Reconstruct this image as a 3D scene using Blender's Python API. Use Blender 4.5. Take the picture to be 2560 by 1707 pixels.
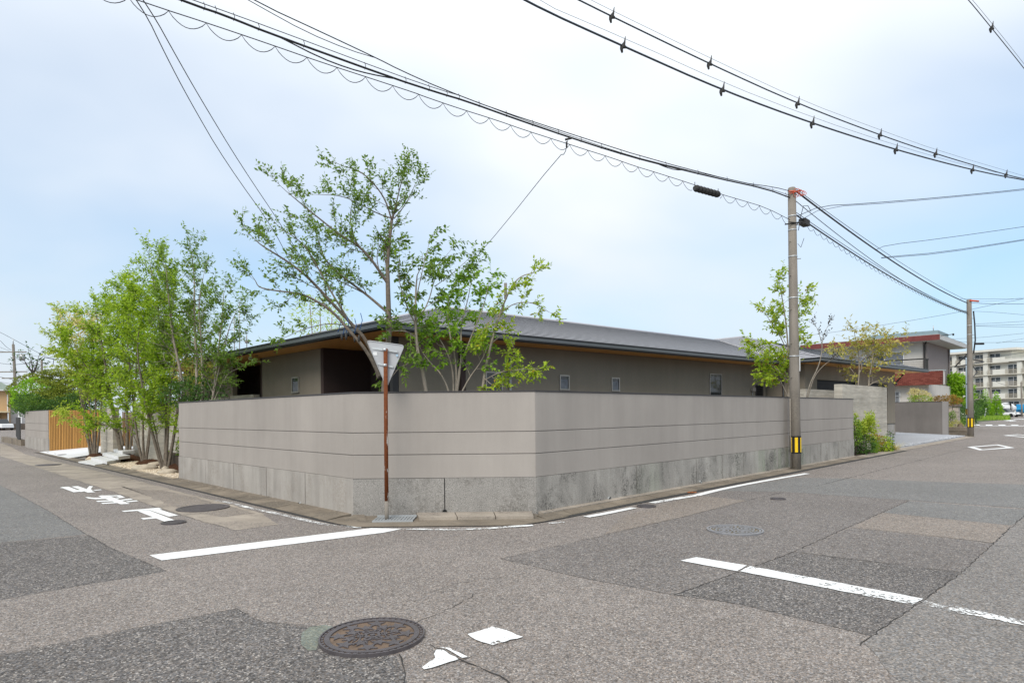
import bpy, bmesh, math, random
import numpy as np
from mathutils import Vector, Matrix

random.seed(7); rng = np.random.default_rng(11)
for o in list(bpy.data.objects): bpy.data.objects.remove(o)
S = bpy.context.scene
COL = S.collection

# ---------------------------------------------------------------- camera
CAMH = 1.6; FPX = 1550.0; CX = 1285.0; CY = 1031.0; ROLL = math.radians(0.59)
cam = bpy.data.cameras.new('camera'); camo = bpy.data.objects.new('camera', cam); COL.objects.link(camo)
cam.sensor_width = 36; cam.lens = 36 * FPX / 2560
cam.shift_x = -(CX - 1280) / 2560; cam.shift_y = (CY - 853.5) / 2560
cam.clip_start = .05; cam.clip_end = 3000
camo.location = (0, 0, CAMH); camo.rotation_euler = (math.radians(90), ROLL, 0)
S.camera = camo

# ---------------------------------------------------------------- sky, sun, exposure
SUN_EL = math.radians(42); SUN_AZ = math.radians(-158)      # compass-like: 0 = +Y, positive towards +X
SKYLOC = (-8.82, 16.65, 0)
W = bpy.data.worlds.new('World'); S.world = W; W.use_nodes = True
nt = W.node_tree; N = nt.nodes; L = nt.links; N.clear()
def wn(t, **k):
    n = N.new(t)
    for a, b in k.items(): setattr(n, a, b)
    return n
wout = wn('ShaderNodeOutputWorld'); bg = wn('ShaderNodeBackground'); bg.inputs['Strength'].default_value = .1
sky = wn('ShaderNodeTexSky'); sky.sky_type = 'NISHITA'; sky.sun_disc = False
sky.sun_elevation = SUN_EL; sky.sun_rotation = SUN_AZ; sky.air_density = 1.0; sky.dust_density = 1.2; sky.ozone_density = 1.6
tc = wn('ShaderNodeTexCoord'); sep = wn('ShaderNodeSeparateXYZ'); L.new(tc.outputs['Generated'], sep.inputs[0])
# thin cloud sheet: project the direction onto a cloud plane, then layered noise
mx = wn('ShaderNodeMath', operation='MAXIMUM'); L.new(sep.outputs['Z'], mx.inputs[0]); mx.inputs[1].default_value = 0.0
ad = wn('ShaderNodeMath', operation='ADD'); L.new(mx.outputs[0], ad.inputs[0]); ad.inputs[1].default_value = .28
dv = wn('ShaderNodeVectorMath', operation='DIVIDE'); L.new(tc.outputs['Generated'], dv.inputs[0])
cmb = wn('ShaderNodeCombineXYZ')
for i in range(3): L.new(ad.outputs[0], cmb.inputs[i])
L.new(cmb.outputs[0], dv.inputs[1])
mp = wn('ShaderNodeMapping'); mp.inputs['Scale'].default_value = (.75, .9, .0); mp.inputs['Location'].default_value = SKYLOC; L.new(dv.outputs[0], mp.inputs[0])
n1 = wn('ShaderNodeTexNoise'); n1.inputs['Scale'].default_value = .5; n1.inputs['Detail'].default_value = 5; n1.inputs['Roughness'].default_value = .45; n1.inputs['Distortion'].default_value = .3
L.new(mp.outputs[0], n1.inputs['Vector'])
cr = wn('ShaderNodeMapRange'); cr.inputs['From Min'].default_value = .36; cr.inputs['From Max'].default_value = .58; cr.inputs['To Min'].default_value = .12; cr.inputs['To Max'].default_value = .97
L.new(n1.outputs['Fac'], cr.inputs['Value'])
# overcast luminance rises from the horizon to the zenith (CIE overcast sky)
g1 = wn('ShaderNodeMath', operation='MULTIPLY_ADD'); L.new(mx.outputs[0], g1.inputs[0]); g1.inputs[1].default_value = .55; g1.inputs[2].default_value = .84
cc = wn('ShaderNodeVectorMath', operation='SCALE'); cc.inputs[0].default_value = (7.75, 8.15, 8.6); L.new(g1.outputs[0], cc.inputs['Scale'])
hz = wn('ShaderNodeMapRange'); L.new(mx.outputs[0], hz.inputs['Value'])
for k_, v_ in (('From Min', .0), ('From Max', .32), ('To Min', 1.), ('To Max', 0.)): hz.inputs[k_].default_value = v_
skg = wn('ShaderNodeVectorMath', operation='MULTIPLY'); skg.inputs[1].default_value = (1.08, 1.5, 1.62); L.new(sky.outputs[0], skg.inputs[0])
mixh = wn('ShaderNodeMix', data_type='RGBA'); L.new(hz.outputs[0], mixh.inputs['Factor']); L.new(skg.outputs[0], mixh.inputs['A']); mixh.inputs['B'].default_value = (4.9, 6.0, 7.35, 1)
mixc = wn('ShaderNodeMix', data_type='RGBA'); L.new(cr.outputs[0], mixc.inputs['Factor'])
L.new(mixh.outputs['Result'], mixc.inputs['A']); L.new(cc.outputs[0], mixc.inputs['B'])
L.new(mixc.outputs['Result'], bg.inputs['Color']); L.new(bg.outputs[0], wout.inputs[0])

sd = bpy.data.lights.new('sun', 'SUN'); sd.energy = 2.0; sd.angle = math.radians(32); sd.color = (1, .95, .88)
so = bpy.data.objects.new('sun', sd); COL.objects.link(so)
sdir = Vector((math.sin(SUN_AZ) * math.cos(SUN_EL), math.cos(SUN_AZ) * math.cos(SUN_EL), math.sin(SUN_EL)))
so.rotation_euler = sdir.to_track_quat('Z', 'Y').to_euler(); so.location = sdir * 60
S.view_settings.view_transform = 'Standard'; S.view_settings.look = 'None'; S.view_settings.gamma = 1; S.view_settings.exposure = 0.3
S.view_settings.use_curve_mapping = False

# ---------------------------------------------------------------- surveying helpers (picture point -> place)
cR, sR = math.cos(ROLL), math.sin(ROLL); R2 = math.sqrt(.5); OX, OY = -1.095, 8.265
def ray(u, v):
    a = (u - CX) / FPX; b = -(v - CY) / FPX
    return (a * cR + b * sR, 1.0, -a * sR + b * cR)
def at(u, v, Y):
    d = ray(u, v); return Vector((d[0] * Y, Y, CAMH + d[2] * Y))
def G(u, v, z=0.):
    d = ray(u, v); t = (z - CAMH) / d[2]; return Vector((d[0] * t, t, z))
def LP(p, q, z=0.):           # lot frame: p runs along the right-hand street, q along the left-hand street
    return Vector((OX + (p - q) * R2, OY + (p + q) * R2, z))
def VPl(u, v, A, B):          # on the vertical plane through A and B
    d = ray(u, v); nx, ny = -(B[1] - A[1]), B[0] - A[0]
    t = (A[0] * nx + A[1] * ny) / (d[0] * nx + d[1] * ny)
    return Vector((d[0] * t, t, CAMH + d[2] * t))

# ---------------------------------------------------------------- mesh helpers
class MB:
    def __init__(s): s.v = []; s.f = []; s.sm = []
    def face(s, pts, smooth=False):
        b = len(s.v); s.v += [tuple(p) for p in pts]; s.f.append(tuple(range(b, b + len(pts)))); s.sm.append(smooth)
    def hexa(s, lo, hi):       # lo, hi : 4 points each (same winding, ccw from above)
        b = len(s.v); s.v += [tuple(p) for p in lo] + [tuple(p) for p in hi]
        for f in ((3, 2, 1, 0), (4, 5, 6, 7), (0, 1, 5, 4), (1, 2, 6, 5), (2, 3, 7, 6), (3, 0, 4, 7)):
            s.f.append(tuple(b + i for i in f)); s.sm.append(False)
        return s
    def box(s, x0, y0, z0, x1, y1, z1):
        return s.hexa([(x0, y0, z0), (x1, y0, z0), (x1, y1, z0), (x0, y1, z0)], [(x0, y0, z1), (x1, y0, z1), (x1, y1, z1), (x0, y1, z1)])
    def fbox(s, F, a0, a1, b0, b1, z0, z1):   # box in a frame F(a,b,z)
        lo = [F(a0, b0, z0), F(a1, b0, z0), F(a1, b1, z0), F(a0, b1, z0)]; hi = [F(a0, b0, z1), F(a1, b0, z1), F(a1, b1, z1), F(a0, b1, z1)]
        return s.hexa(lo, hi)
    def prism(s, poly, z0, z1):
        n = len(poly); b = len(s.v); s.v += [(p[0], p[1], z0) for p in poly] + [(p[0], p[1], z1) for p in poly]
        s.f.append(tuple(b + i for i in reversed(range(n)))); s.sm.append(False)
        s.f.append(tuple(b + n + i for i in range(n))); s.sm.append(False)
        for i in range(n):
            j = (i + 1) % n; s.f.append((b + i, b + j, b + n + j, b + n + i)); s.sm.append(False)
        return s
    def tube(s, pts, rad, sides=6, cap=True):
        pts = [Vector(p) for p in pts]; n = len(pts)
        if not hasattr(rad, '__len__'): rad = [rad] * n
        b = len(s.v); t0 = (pts[1] - pts[0]).normalized(); up = Vector((0, 0, 1)) if abs(t0.z) < .9 else Vector((1, 0, 0))
        x = t0.cross(up).normalized()
        for i, p in enumerate(pts):
            t = (pts[min(i + 1, n - 1)] - pts[max(i - 1, 0)])
            if t.length < 1e-9: t = t0
            t = t.normalized(); x = (x - t * x.dot(t)).normalized(); y = t.cross(x)
            for k in range(sides):
                a = 2 * math.pi * k / sides; s.v.append(tuple(p + (x * math.cos(a) + y * math.sin(a)) * rad[i]))
        for i in range(n - 1):
            for k in range(sides):
                k2 = (k + 1) % sides; s.f.append((b + i * sides + k, b + i * sides + k2, b + (i + 1) * sides + k2, b + (i + 1) * sides + k)); s.sm.append(True)
        if cap:
            s.f.append(tuple(b + k for k in reversed(range(sides)))); s.sm.append(False)
            s.f.append(tuple(b + (n - 1) * sides + k for k in range(sides))); s.sm.append(False)
        return s
    def cyl(s, c, r, z0, z1, sides=24, r1=None):
        return s.tube([(c[0], c[1], z0), (c[0], c[1], z1)], [r, r if r1 is None else r1], sides)
    def ring(s, c, r0, r1, z0, z1, n=40, a0=0, a1=2 * math.pi):
        full = abs(a1 - a0 - 2 * math.pi) < 1e-6
        for i in range(n):
            t0 = a0 + (a1 - a0) * i / n; t1 = a0 + (a1 - a0) * (i + 1) / n
            P = lambda r, t: (c[0] + r * math.cos(t), c[1] + r * math.sin(t))
            A, B, C, D = P(r0, t0), P(r1, t0), P(r1, t1), P(r0, t1)
            s.face([(*A, z1), (*B, z1), (*C, z1), (*D, z1)]); s.face([(*B, z0), (*C, z0), (*C, z1), (*B, z1)]); s.face([(*D, z0), (*A, z0), (*A, z1), (*D, z1)])
            if not full:
                if i == 0: s.face([(*A, z0), (*B, z0), (*B, z1), (*A, z1)])
                if i == n - 1: s.face([(*C, z0), (*D, z0), (*D, z1), (*C, z1)])
        return s
    def mesh(s, name, org=(0, 0, 0)):
        m = bpy.data.meshes.new(name); o = org
        m.from_pydata([(a - o[0], b - o[1], c - o[2]) for a, b, c in s.v], [], s.f)
        m.polygons.foreach_set('use_smooth', s.sm); m.update(); return m
def link(name, mesh, mat=None, parent=None, loc=None, rot=None):
    o = bpy.data.objects.new(name, mesh); COL.objects.link(o)
    if mat is not None and mesh is not None and not mesh.materials: mesh.materials.append(mat)
    if parent is not None: o.parent = parent
    if loc is not None: o.location = loc
    if rot is not None: o.rotation_euler = rot
    return o
def tag(o, label=None, cat=None, group=None, kind=None):
    if label: o['label'] = label
    if cat: o['category'] = cat
    if group: o['group'] = group
    if kind: o['kind'] = kind
    return o
def thing(name, loc, label, cat, group=None, rz=0):
    o = bpy.data.objects.new(name, None); COL.objects.link(o); o.location = loc; o.rotation_euler = (0, 0, rz); o.empty_display_size = .2
    return tag(o, label, cat, group)
def worg(o):                    # world origin of a part chain (no rotations used on such roots)
    x = Vector((0, 0, 0))
    while o is not None: x += o.location; o = o.parent
    return x
def part(root, name, mb, mat, label=None, kind=None):      # mesh given in world coordinates
    o = link(name, mb.mesh(name, worg(root)), mat, root)
    return tag(o, label, kind=kind)
def struct(name, mb, mat, label=None):
    o = link(name, mb.mesh(name), mat); return tag(o, label, kind='structure')
def bevel(o, w=.01, seg=2):
    m = o.modifiers.new('bevel', 'BEVEL'); m.width = w; m.segments = seg; m.limit_method = 'ANGLE'; m.angle_limit = math.radians(40); return o
def copy_tree(o, parent=None):
    c = o.copy(); COL.objects.link(c); c.parent = parent
    for ch in list(o.children): copy_tree(ch, c)
    return c
def chaikin(pts, it=2):
    pts = [Vector(p) for p in pts]
    for _ in range(it):
        q = [pts[0]]
        for a, b in zip(pts, pts[1:]): q += [a * .75 + b * .25, a * .25 + b * .75]
        q.append(pts[-1]); pts = q
    return pts

# ---------------------------------------------------------------- materials
def lin(h):
    h = h.lstrip('#'); c = [int(h[i:i + 2], 16) / 255 for i in (0, 2, 4)]
    return tuple(x / 12.92 if x <= .04045 else ((x + .055) / 1.055) ** 2.4 for x in c)
MATS = {}
class NT:
    def __init__(s, name):
        s.m = bpy.data.materials.new(name); s.m.use_nodes = True; s.t = s.m.node_tree; s.t.nodes.clear()
        s.out = s.n('ShaderNodeOutputMaterial'); s.b = s.n('ShaderNodeBsdfPrincipled'); s.l(s.b.outputs[0], s.out.inputs['Surface'])
        s.pos = s.n('ShaderNodeNewGeometry').outputs['Position']
    def n(s, t, **k):
        x = s.t.nodes.new(t)
        for a, b in k.items(): setattr(x, a, b)
        return x
    def l(s, a, b): s.t.links.new(a, b)
    def mapv(s, scale, src=None, rot=(0, 0, 0)):
        m = s.n('ShaderNodeMapping'); m.inputs['Scale'].default_value = scale; m.inputs['Rotation'].default_value = rot; s.l(src or s.pos, m.inputs[0]); return m.outputs[0]
    def noise(s, scale, detail=4, rough=.55, vec=None, dist=0):
        x = s.n('ShaderNodeTexNoise'); x.inputs['Scale'].default_value = scale; x.inputs['Detail'].default_value = detail; x.inputs['Roughness'].default_value = rough; x.inputs['Distortion'].default_value = dist
        s.l(vec or s.pos, x.inputs['Vector']); return x.outputs['Fac']
    def vor(s, scale, vec=None, feature='F1'):
        x = s.n('ShaderNodeTexVoronoi'); x.feature = feature; x.inputs['Scale'].default_value = scale; s.l(vec or s.pos, x.inputs['Vector']); return x
    def rng(s, v, a, b, c, d):
        x = s.n('ShaderNodeMapRange'); s.l(v, x.inputs['Value'])
        for k, w in zip(('From Min', 'From Max', 'To Min', 'To Max'), (a, b, c, d)): x.inputs[k].default_value = w
        return x.outputs[0]
    def math(s, op, a, b):
        x = s.n('ShaderNodeMath', operation=op)
        for i, w in enumerate((a, b)):
            if hasattr(w, 'is_linked') or hasattr(w, 'node'): s.l(w, x.inputs[i])
            else: x.inputs[i].default_value = w
        return x.outputs[0]
    def mix(s, f, a, b, blend='MIX'):
        x = s.n('ShaderNodeMix', data_type='RGBA', blend_type=blend)
        if hasattr(f, 'node'): s.l(f, x.inputs['Factor'])
        else: x.inputs['Factor'].default_value = f
        for k, w in (('A', a), ('B', b)):
            if hasattr(w, 'node'): s.l(w, x.inputs[k])
            else: x.inputs[k].default_value = (*w[:3], 1)
        return x.outputs['Result']
    def val(s, col, v):          # multiply a colour by a value
        x = s.n('ShaderNodeVectorMath', operation='SCALE'); s.l(v, x.inputs['Scale'])
        if hasattr(col, 'node'): s.l(col, x.inputs[0])
        else: x.inputs[0].default_value = col[:3]
        return x.outputs[0]
    def bump(s, h, strength=.3, dist=.01):
        x = s.n('ShaderNodeBump'); x.inputs['Strength'].default_value = strength; x.inputs['Distance'].default_value = dist; s.l(h, x.inputs['Height']); s.l(x.outputs[0], s.b.inputs['Normal'])
    def done(s, col, rough=.8, spec=.3, metal=0.):
        if hasattr(col, 'node'): s.l(col, s.b.inputs['Base Color'])
        else: s.b.inputs['Base Color'].default_value = (*col[:3], 1)
        if hasattr(rough, 'node'): s.l(rough, s.b.inputs['Roughness'])
        else: s.b.inputs['Roughness'].default_value = rough
        s.b.inputs['Specular IOR Level'].default_value = spec; s.b.inputs['Metallic'].default_value = metal
        return s.m
def plain(name, col, rough=.7, var=.12, scale=3., spec=.3, metal=0., bump=0., bscale=60, isl=0.):
    if name in MATS: return MATS[name]
    t = NT(name); v = t.rng(t.noise(scale), .25, .75, 1 - var, 1 + var)
    if isl:
        g = t.n('ShaderNodeNewGeometry'); oi = t.n('ShaderNodeObjectInfo'); v = t.math('MULTIPLY', v, t.rng(oi.outputs['Random'], 0, 1, 1 - isl, 1 + isl))
    c = t.val(col, v)
    if bump: t.bump(t.noise(bscale, 3), bump, .01)
    MATS[name] = t.done(c, rough, spec, metal); return MATS[name]
def asphalt(name, col, contrast=.5, big=.14, specks=.35, cell=85):
    t = NT(name)
    v1 = t.vor(cell, t.mapv((1, 1, 0))); v2 = t.vor(cell * .42, t.mapv((1, 1, 0)))
    sx = t.n('ShaderNodeSeparateColor'); t.l(v1.outputs['Color'], sx.inputs[0]); sy = t.n('ShaderNodeSeparateColor'); t.l(v2.outputs['Color'], sy.inputs[0])
    a = t.rng(sx.outputs[0], 0, 1, 1 - contrast, 1 + contrast); b = t.rng(sy.outputs[1], 0, 1, 1 - contrast * .35, 1 + contrast * .35)
    w = t.rng(t.noise(.55, 5, .6, t.mapv((1, 1, 0))), .25, .75, 1 - big, 1 + big)
    w2 = t.rng(t.noise(9, 4, .6, t.mapv((1, 1, 0))), .25, .75, .93, 1.07)
    val = t.math('MULTIPLY', t.math('MULTIPLY', a, b), t.math('MULTIPLY', w, w2))
    sp = t.rng(sx.outputs[1], .90, .97, 0, specks); hue = t.mix(sx.outputs[2], (1.1, 1.0, .88), (.94, 1.0, 1.05))
    c = t.mix(1.0, t.val(col, val), hue, 'MULTIPLY')
    c = t.mix(sp, c, (.58, .53, .47))
    t.bump(v1.outputs['Distance'], .35, .006)
    return t.done(c, .88, .25)
def concrete(name, col, streak=.2, stain=0., grain=.1, speck=0., dirt=(.10, .09, .075), green=0.):
    t = NT(name)
    s1 = t.rng(t.noise(1, 5, .6, t.mapv((3.2, 3.2, .35))), .3, .7, 1 - streak, 1 + streak * .7)
    s2 = t.rng(t.noise(1.3, 5, .6), .3, .7, 1 - grain, 1 + grain); s3 = t.rng(t.noise(120, 2, .7), .3, .7, .94, 1.06)
    c = t.val(col, t.math('MULTIPLY', t.math('MULTIPLY', s1, s2), s3))
    if speck:
        q = t.rng(t.noise(95, 2, .6), .52, .66, 0, speck); c = t.mix(q, c, (.055, .055, .052))
        q2 = t.rng(t.noise(80, 2, .6, t.mapv((1, 1, 1), rot=(1, 2, .5))), .60, .7, 0, speck * .8); c = t.mix(q2, c, (.62, .6, .56))
    if stain:
        m = t.math('MULTIPLY', t.rng(t.noise(1.6, 4, .65, t.mapv((1, 1, .7)), .4), .47, .62, 0, 1), t.rng(t.noise(26, 4, .75), .42, .6, 0.1, 1)); c = t.mix(t.math('MULTIPLY', m, stain), c, dirt)
    if green:
        m = t.math('MULTIPLY', t.rng(t.noise(.45, 3, .5, t.mapv((1, 1, .25))), .5, .66, 0, 1), t.rng(t.noise(1, 4, .6, t.mapv((5, 5, .4))), .4, .65, .15, 1)); c = t.mix(t.math('MULTIPLY', m, green), c, (.30, .42, .24))
    t.bump(t.noise(70, 4, .7), .25, .006)
    return t.done(c, .88, .2)
def bform(name, col):
    t = NT(name); oi = t.n('ShaderNodeObjectInfo')
    g = t.rng(t.noise(1, 5, .65, t.mapv((1.6, 1.6, 14)), .6), .3, .7, .78, 1.16); b = t.rng(t.noise(.9, 4), .3, .7, .88, 1.1); r = t.rng(oi.outputs['Random'], 0, 1, .88, 1.1)
    c = t.val(col, t.math('MULTIPLY', t.math('MULTIPLY', g, b), r)); c = t.mix(t.rng(t.noise(2.2, 4, .6, t.mapv((1, 1, 5))), .52, .7, 0, .35), c, (.36, .30, .22))
    t.bump(t.noise(1, 5, .7, t.mapv((5, 5, 60))), .4, .01); return t.done(c, .85, .2)
def plaster(name, col, var=.05):
    t = NT(name)
    s1 = t.rng(t.noise(.5, 5, .6), .3, .7, 1 - var, 1 + var); s2 = t.rng(t.noise(1, 4, .6, t.mapv((2.5, 2.5, .3))), .3, .7, 1 - var * .9, 1 + var * .7); s3 = t.rng(t.noise(160, 2, .6), .3, .7, .965, 1.035)
    c = t.val(col, t.math('MULTIPLY', t.math('MULTIPLY', s1, s2), s3))
    t.bump(t.noise(130, 3, .6), .22, .004); return t.done(c, .9, .15)
def wood(name, col, axis=(18, 18, .8), isl=.22):
    t = NT(name); oi = t.n('ShaderNodeObjectInfo')
    g = t.rng(t.noise(1, 5, .65, t.mapv(axis), .5), .3, .7, .8, 1.15); r = t.rng(oi.outputs['Random'], 0, 1, 1 - isl, 1 + isl)
    c = t.val(col, t.math('MULTIPLY', g, r)); return t.done(c, .55, .35)
def paint(name, wear=.35, scale=26):       # worn road paint: chips show the asphalt below through holes
    t = NT(name); t.done(t.val((.80, .80, .78), t.rng(t.noise(14, 4), .3, .7, .9, 1.03)), .75, .2)
    h = t.math('ADD', t.math('MULTIPLY', t.noise(scale, 5, .75), .6), t.math('MULTIPLY', t.noise(2.1, 3, .6), .4)); f = t.rng(h, wear, wear + .03, 0, 1)
    tr = t.n('ShaderNodeBsdfTransparent'); mx = t.n('ShaderNodeMixShader'); t.l(f, mx.inputs[0]); t.l(tr.outputs[0], mx.inputs[1]); t.l(t.b.outputs[0], mx.inputs[2]); t.l(mx.outputs[0], t.out.inputs['Surface'])
    return t.m
def leafmat(name, col, col2, trans=.4, yellow=0.):
    t = NT(name); g = t.n('ShaderNodeNewGeometry'); r = g.outputs['Random Per Island']
    c = t.mix(r, col, col2)
    if yellow:
        w = t.n('ShaderNodeTexWhiteNoise'); w.noise_dimensions = '1D'; t.l(r, w.inputs['W']); c = t.mix(t.rng(w.outputs['Value'], 1 - yellow, 1 - yellow + .01, 0, 1), c, (.42, .30, .03))
    t.done(c, .5, .3); tl = t.n('ShaderNodeBsdfTranslucent'); cc_ = t.val(c, t.rng(r, 0, 1, 1.1, 1.35)); t.l(cc_, tl.inputs['Color'])
    mx = t.n('ShaderNodeMixShader'); mx.inputs[0].default_value = trans; t.l(t.b.outputs[0], mx.inputs[1]); t.l(tl.outputs[0], mx.inputs[2]); t.l(mx.outputs[0], t.out.inputs['Surface'])
    return t.m
def glass(name, col=(.02, .025, .028), rough=.06):
    t = NT(name); return t.done(col, rough, .6)
def rusty(name):
    t = NT(name); f = t.rng(t.noise(1, 5, .7, t.mapv((14, 14, 3.2)), .3), .60, .64, 0, 1); r = t.mix(t.noise(30, 5, .7), (.045, .012, .006), (.26, .075, .02))
    c = t.mix(f, r, (.62, .58, .52)); t.bump(t.noise(60, 4), .4, .004); return t.done(c, .8, .25)

M = dict(
    asph=asphalt('asphalt_main', (.200, .178, .165), .50, .14, .6, 105),
    asph_dark=asphalt('asphalt_coarse_dark', (.122, .113, .109), .62, .16, .6, 92),
    asph_grey=asphalt('asphalt_blue_grey', (.162, .160, .157), .42, .12, .35, 95),
    asph_mid=asphalt('asphalt_patch_mid', (.155, .141, .134), .48, .12, .45),
    asph_tan=asphalt('asphalt_patch_tan', (.205, .178, .157), .42, .12, .4),
    gconc=concrete('gutter_worn_concrete', (.225, .185, .14), .16, .9, .28, .3),
    tanconc=concrete('roadside_tan_concrete', (.35, .30, .245), .12, .85, .2, .25, (.15, .13, .115)),
    crack=plain('crack_dark', (.04, .037, .034), .95, .3, 20),
    seal=plain('crack_filler_dark', (.05, .048, .046), .8, .3, 20),
    paint=paint('road_paint_new', .30), paint_worn=paint('road_paint_worn', .492, 34), paint_mid=paint('road_paint_half_worn', .425, 30),
    plaster=plaster('fence_plaster_greige', (.348, .314, .282), .08), plaster2=plaster('fence_plaster_groove_shade', (.31, .28, .255)),
    cap=plain('wall_cap_dark', (.06, .055, .055), .5, .08),
    plinth_l=concrete('plinth_pale_concrete', (.37, .34, .305), .2, .4, .1, .18, (.2, .165, .13)),
    plinth_c=concrete('plinth_exposed_aggregate', (.31, .29, .265), .12, .6, .12, .75),
    plinth_r=concrete('plinth_stained_concrete', (.36, .335, .30), .24, 1.0, .16, .45, (.07, .065, .058), .28),
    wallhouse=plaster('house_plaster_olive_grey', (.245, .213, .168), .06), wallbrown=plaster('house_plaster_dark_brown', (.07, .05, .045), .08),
    soffit=wood('soffit_cedar', (.93, .49, .15), (2, 30, 30), 0.0),
    roofm=plain('roof_metal_sky_sheen', (.37, .365, .385), .34, .06, 2, .5, .0), roofedge=plain('roof_edge_near_black', (.04, .041, .044), .4, .05, 2, .4, .3),  # roof metal kept pale: sky reflection on the treads put into the colour
    guttm=plain('gutter_grey_metal', (.115, .125, .13), .4, .05, 2, .5, .3),
    alu=plain('aluminium_frame', (.42, .39, .36), .4, .05, 2, .5, .5), alud=plain('dark_frame', (.035, .033, .034), .4, .05), glass=glass('window_glass'), curtain=plain('curtain_grey', (.20, .21, .23), .8, .2, 9),
    shutter=plain('shutter_charcoal', (.014, .014, .016), .65, .08), pvc=plain('pipe_grey', (.34, .35, .35), .5, .05),
    bform=bform('board_formed_concrete', (.47, .43, .365)), timber=wood('gate_timber_slat', (.56, .29, .085), (18, 18, .8), .15), timberback=plain('gate_backing_dark', (.10, .05, .02), .8),
    stepst=plain('pale_granite_slab', (.62, .61, .60), .7, .07, 8, .3, 0, .1), apron=plain('white_apron_concrete', (.66, .66, .665), .8, .06, 6, .2, 0, .2),
    gravel=plain('pale_gravel_stone', (.52, .43, .32), .85, .3, 25, .2, 0, 0, 60, 0), mulch=plain('bark_mulch', (.06, .028, .015), .95, .45, 40, .1, 0, .8, 60), soil=plain('garden_soil', (.05, .035, .024), .95, .3, 10),
    stone=plain('river_stone', (.45, .38, .29), .8, .2, 9, .3, 0, .3, 20), dgravel=plain('drive_blue_grey_gravel', (.36, .37, .39), .9, .25, 30, .2, 0, .8, 45),
    bark=plain('bark_grey_brown', (.165, .135, .105), .9, .35, 14, .2, 0, .5, 50), barkpale=plain('bark_pale', (.30, .255, .205), .85, .25, 12, .2, 0, .3, 50), barkdark=plain('bark_dark', (.06, .048, .038), .9, .3, 12),
    pole=concrete('pole_concrete_weathered', (.25, .22, .185), .32, .35, .1, .12, (.07, .06, .05)), steel=plain('galvanised_steel', (.50, .51, .51), .45, .1, 4, .5, .6), steelblue=plain('pale_blue_steel_pole', (.36, .42, .47), .5, .06, 3, .4, .2),
    wire=plain('cable_black', (.02, .02, .022), .55, .05), wiregrey=plain('cable_blue_black', (.035, .045, .06), .5, .05), orange=plain('orange_tie', (.55, .10, .05), .6, .1),
    black=plain('matt_black', (.012, .012, .012), .6, .05), yellow=plain('hazard_yellow', (.80, .52, .01), .5, .06),
    rust=rusty('rusted_post'), signback=plain('sign_back_grey', (.44, .44, .445), .45, .07, 5, .4, .2), white=plain('white_paint', (.72, .72, .71), .6, .05), sticker=plain('sticker_blue', (.35, .5, .62), .6, .05),
    iron=plain('cast_iron', (.135, .12, .124), .42, .18, 12, .5, .55), ironrust=plain('cast_iron_rusty', (.165, .115, .08), .75, .35, 16, .3, .2), irongrey=plain('cast_iron_grey', (.30, .295, .305), .42, .15, 12, .5, .5), ironmud=plain('cast_iron_mud', (.15, .125, .085), .9, .25, 16),
    tarpatch=asphalt('tar_patch_green_grey', (.17, .185, .16), .3, .2, .1),
)
LM = dict(
    main=leafmat('leaf_mid_green', (.10, .19, .022), (.24, .37, .05), .45), maple=leafmat('leaf_bright_green', (.13, .28, .015), (.34, .52, .05), .5), grove=leafmat('leaf_grove_green', (.15, .28, .014), (.46, .60, .045), .5),
    grove2=leafmat('leaf_fresh_yellow_green', (.24, .36, .018), (.58, .64, .10), .5), dark=leafmat('leaf_dark_green', (.035, .09, .016), (.10, .20, .03), .3), pine=leafmat('needle_yellow_green', (.08, .13, .012), (.34, .38, .04), .25), clip=leafmat('clipped_green', (.15, .33, .012), (.34, .55, .03), .35),
    yellow=leafmat('leaf_yellowing', (.30, .33, .05), (.60, .50, .14), .45), lime=leafmat('leaf_lime', (.22, .36, .02), (.50, .60, .05), .45, .05), orange=leafmat('leaf_orange_tips', (.15, .18, .03), (.55, .26, .06), .4), purple=leafmat('leaf_dusky', (.04, .04, .04), (.09, .08, .07), .2), grass=leafmat('grass_green', (.12, .24, .02), (.32, .44, .06), .4), bloom=leafmat('cream_blossom', (.55, .50, .20), (.72, .62, .30), .35),
)
# ================================================================= GROUND AND ROADS
def sheet(poly, z): 
    mb = MB(); mb.face([(p[0], p[1], z) for p in poly]); return mb
struct('ground', sheet([(-900, -900), (900, -900), (900, 900), (-900, 900)], -.03), plain('far_ground', (.16, .15, .12), .95, .25, .05), 'dull level ground reaching to the horizon')
ROAD = struct('road', sheet([LP(-60, -60), LP(190, -60), LP(190, 190), LP(-60, 190)], 0.), M['asph'], 'worn grey brown asphalt street crossing')
def jag(pts, amp=.012, step=.12, closed=True):
    out = []; n = len(pts); m = n if closed else n - 1
    for i in range(m):
        a = Vector(pts[i]).xy; b = Vector(pts[(i + 1) % n]).xy; d = (b - a); L_ = d.length
        if L_ < 1e-6: continue
        st = step * max(1., a.length / 9.); k = max(1, int(L_ / st)); nn = Vector((-d.y, d.x)) / L_
        for j in range(k):
            t = j / k; am = amp * (0 if j == 0 else 1); q = a + d * t + nn * random.uniform(-am, am); out.append((q.x, q.y))
    if not closed: q = Vector(pts[-1]).xy; out.append((q.x, q.y))
    return out
def src(lst, o=(0, 0), s=1.): return [(o[0] + x / s, o[1] + y / s) for x, y in lst]
zc = [.0006]
def patch(px, mat, label, amp=.012):
    zc[0] += .00018; poly = jag([G(u, v) for u, v in px], amp)
    return part(ROAD, 'asphalt_patch', sheet(poly, zc[0]), mat, label)
c0 = lambda l: src(l, (0, 1100), 2.584)
patch([(-300, 1150), (0, 1212), (112, 1272), (215, 1335), (0, 1356), (-300, 1380)], M['asph_grey'], 'blue grey smooth asphalt patch at the far left')
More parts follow.
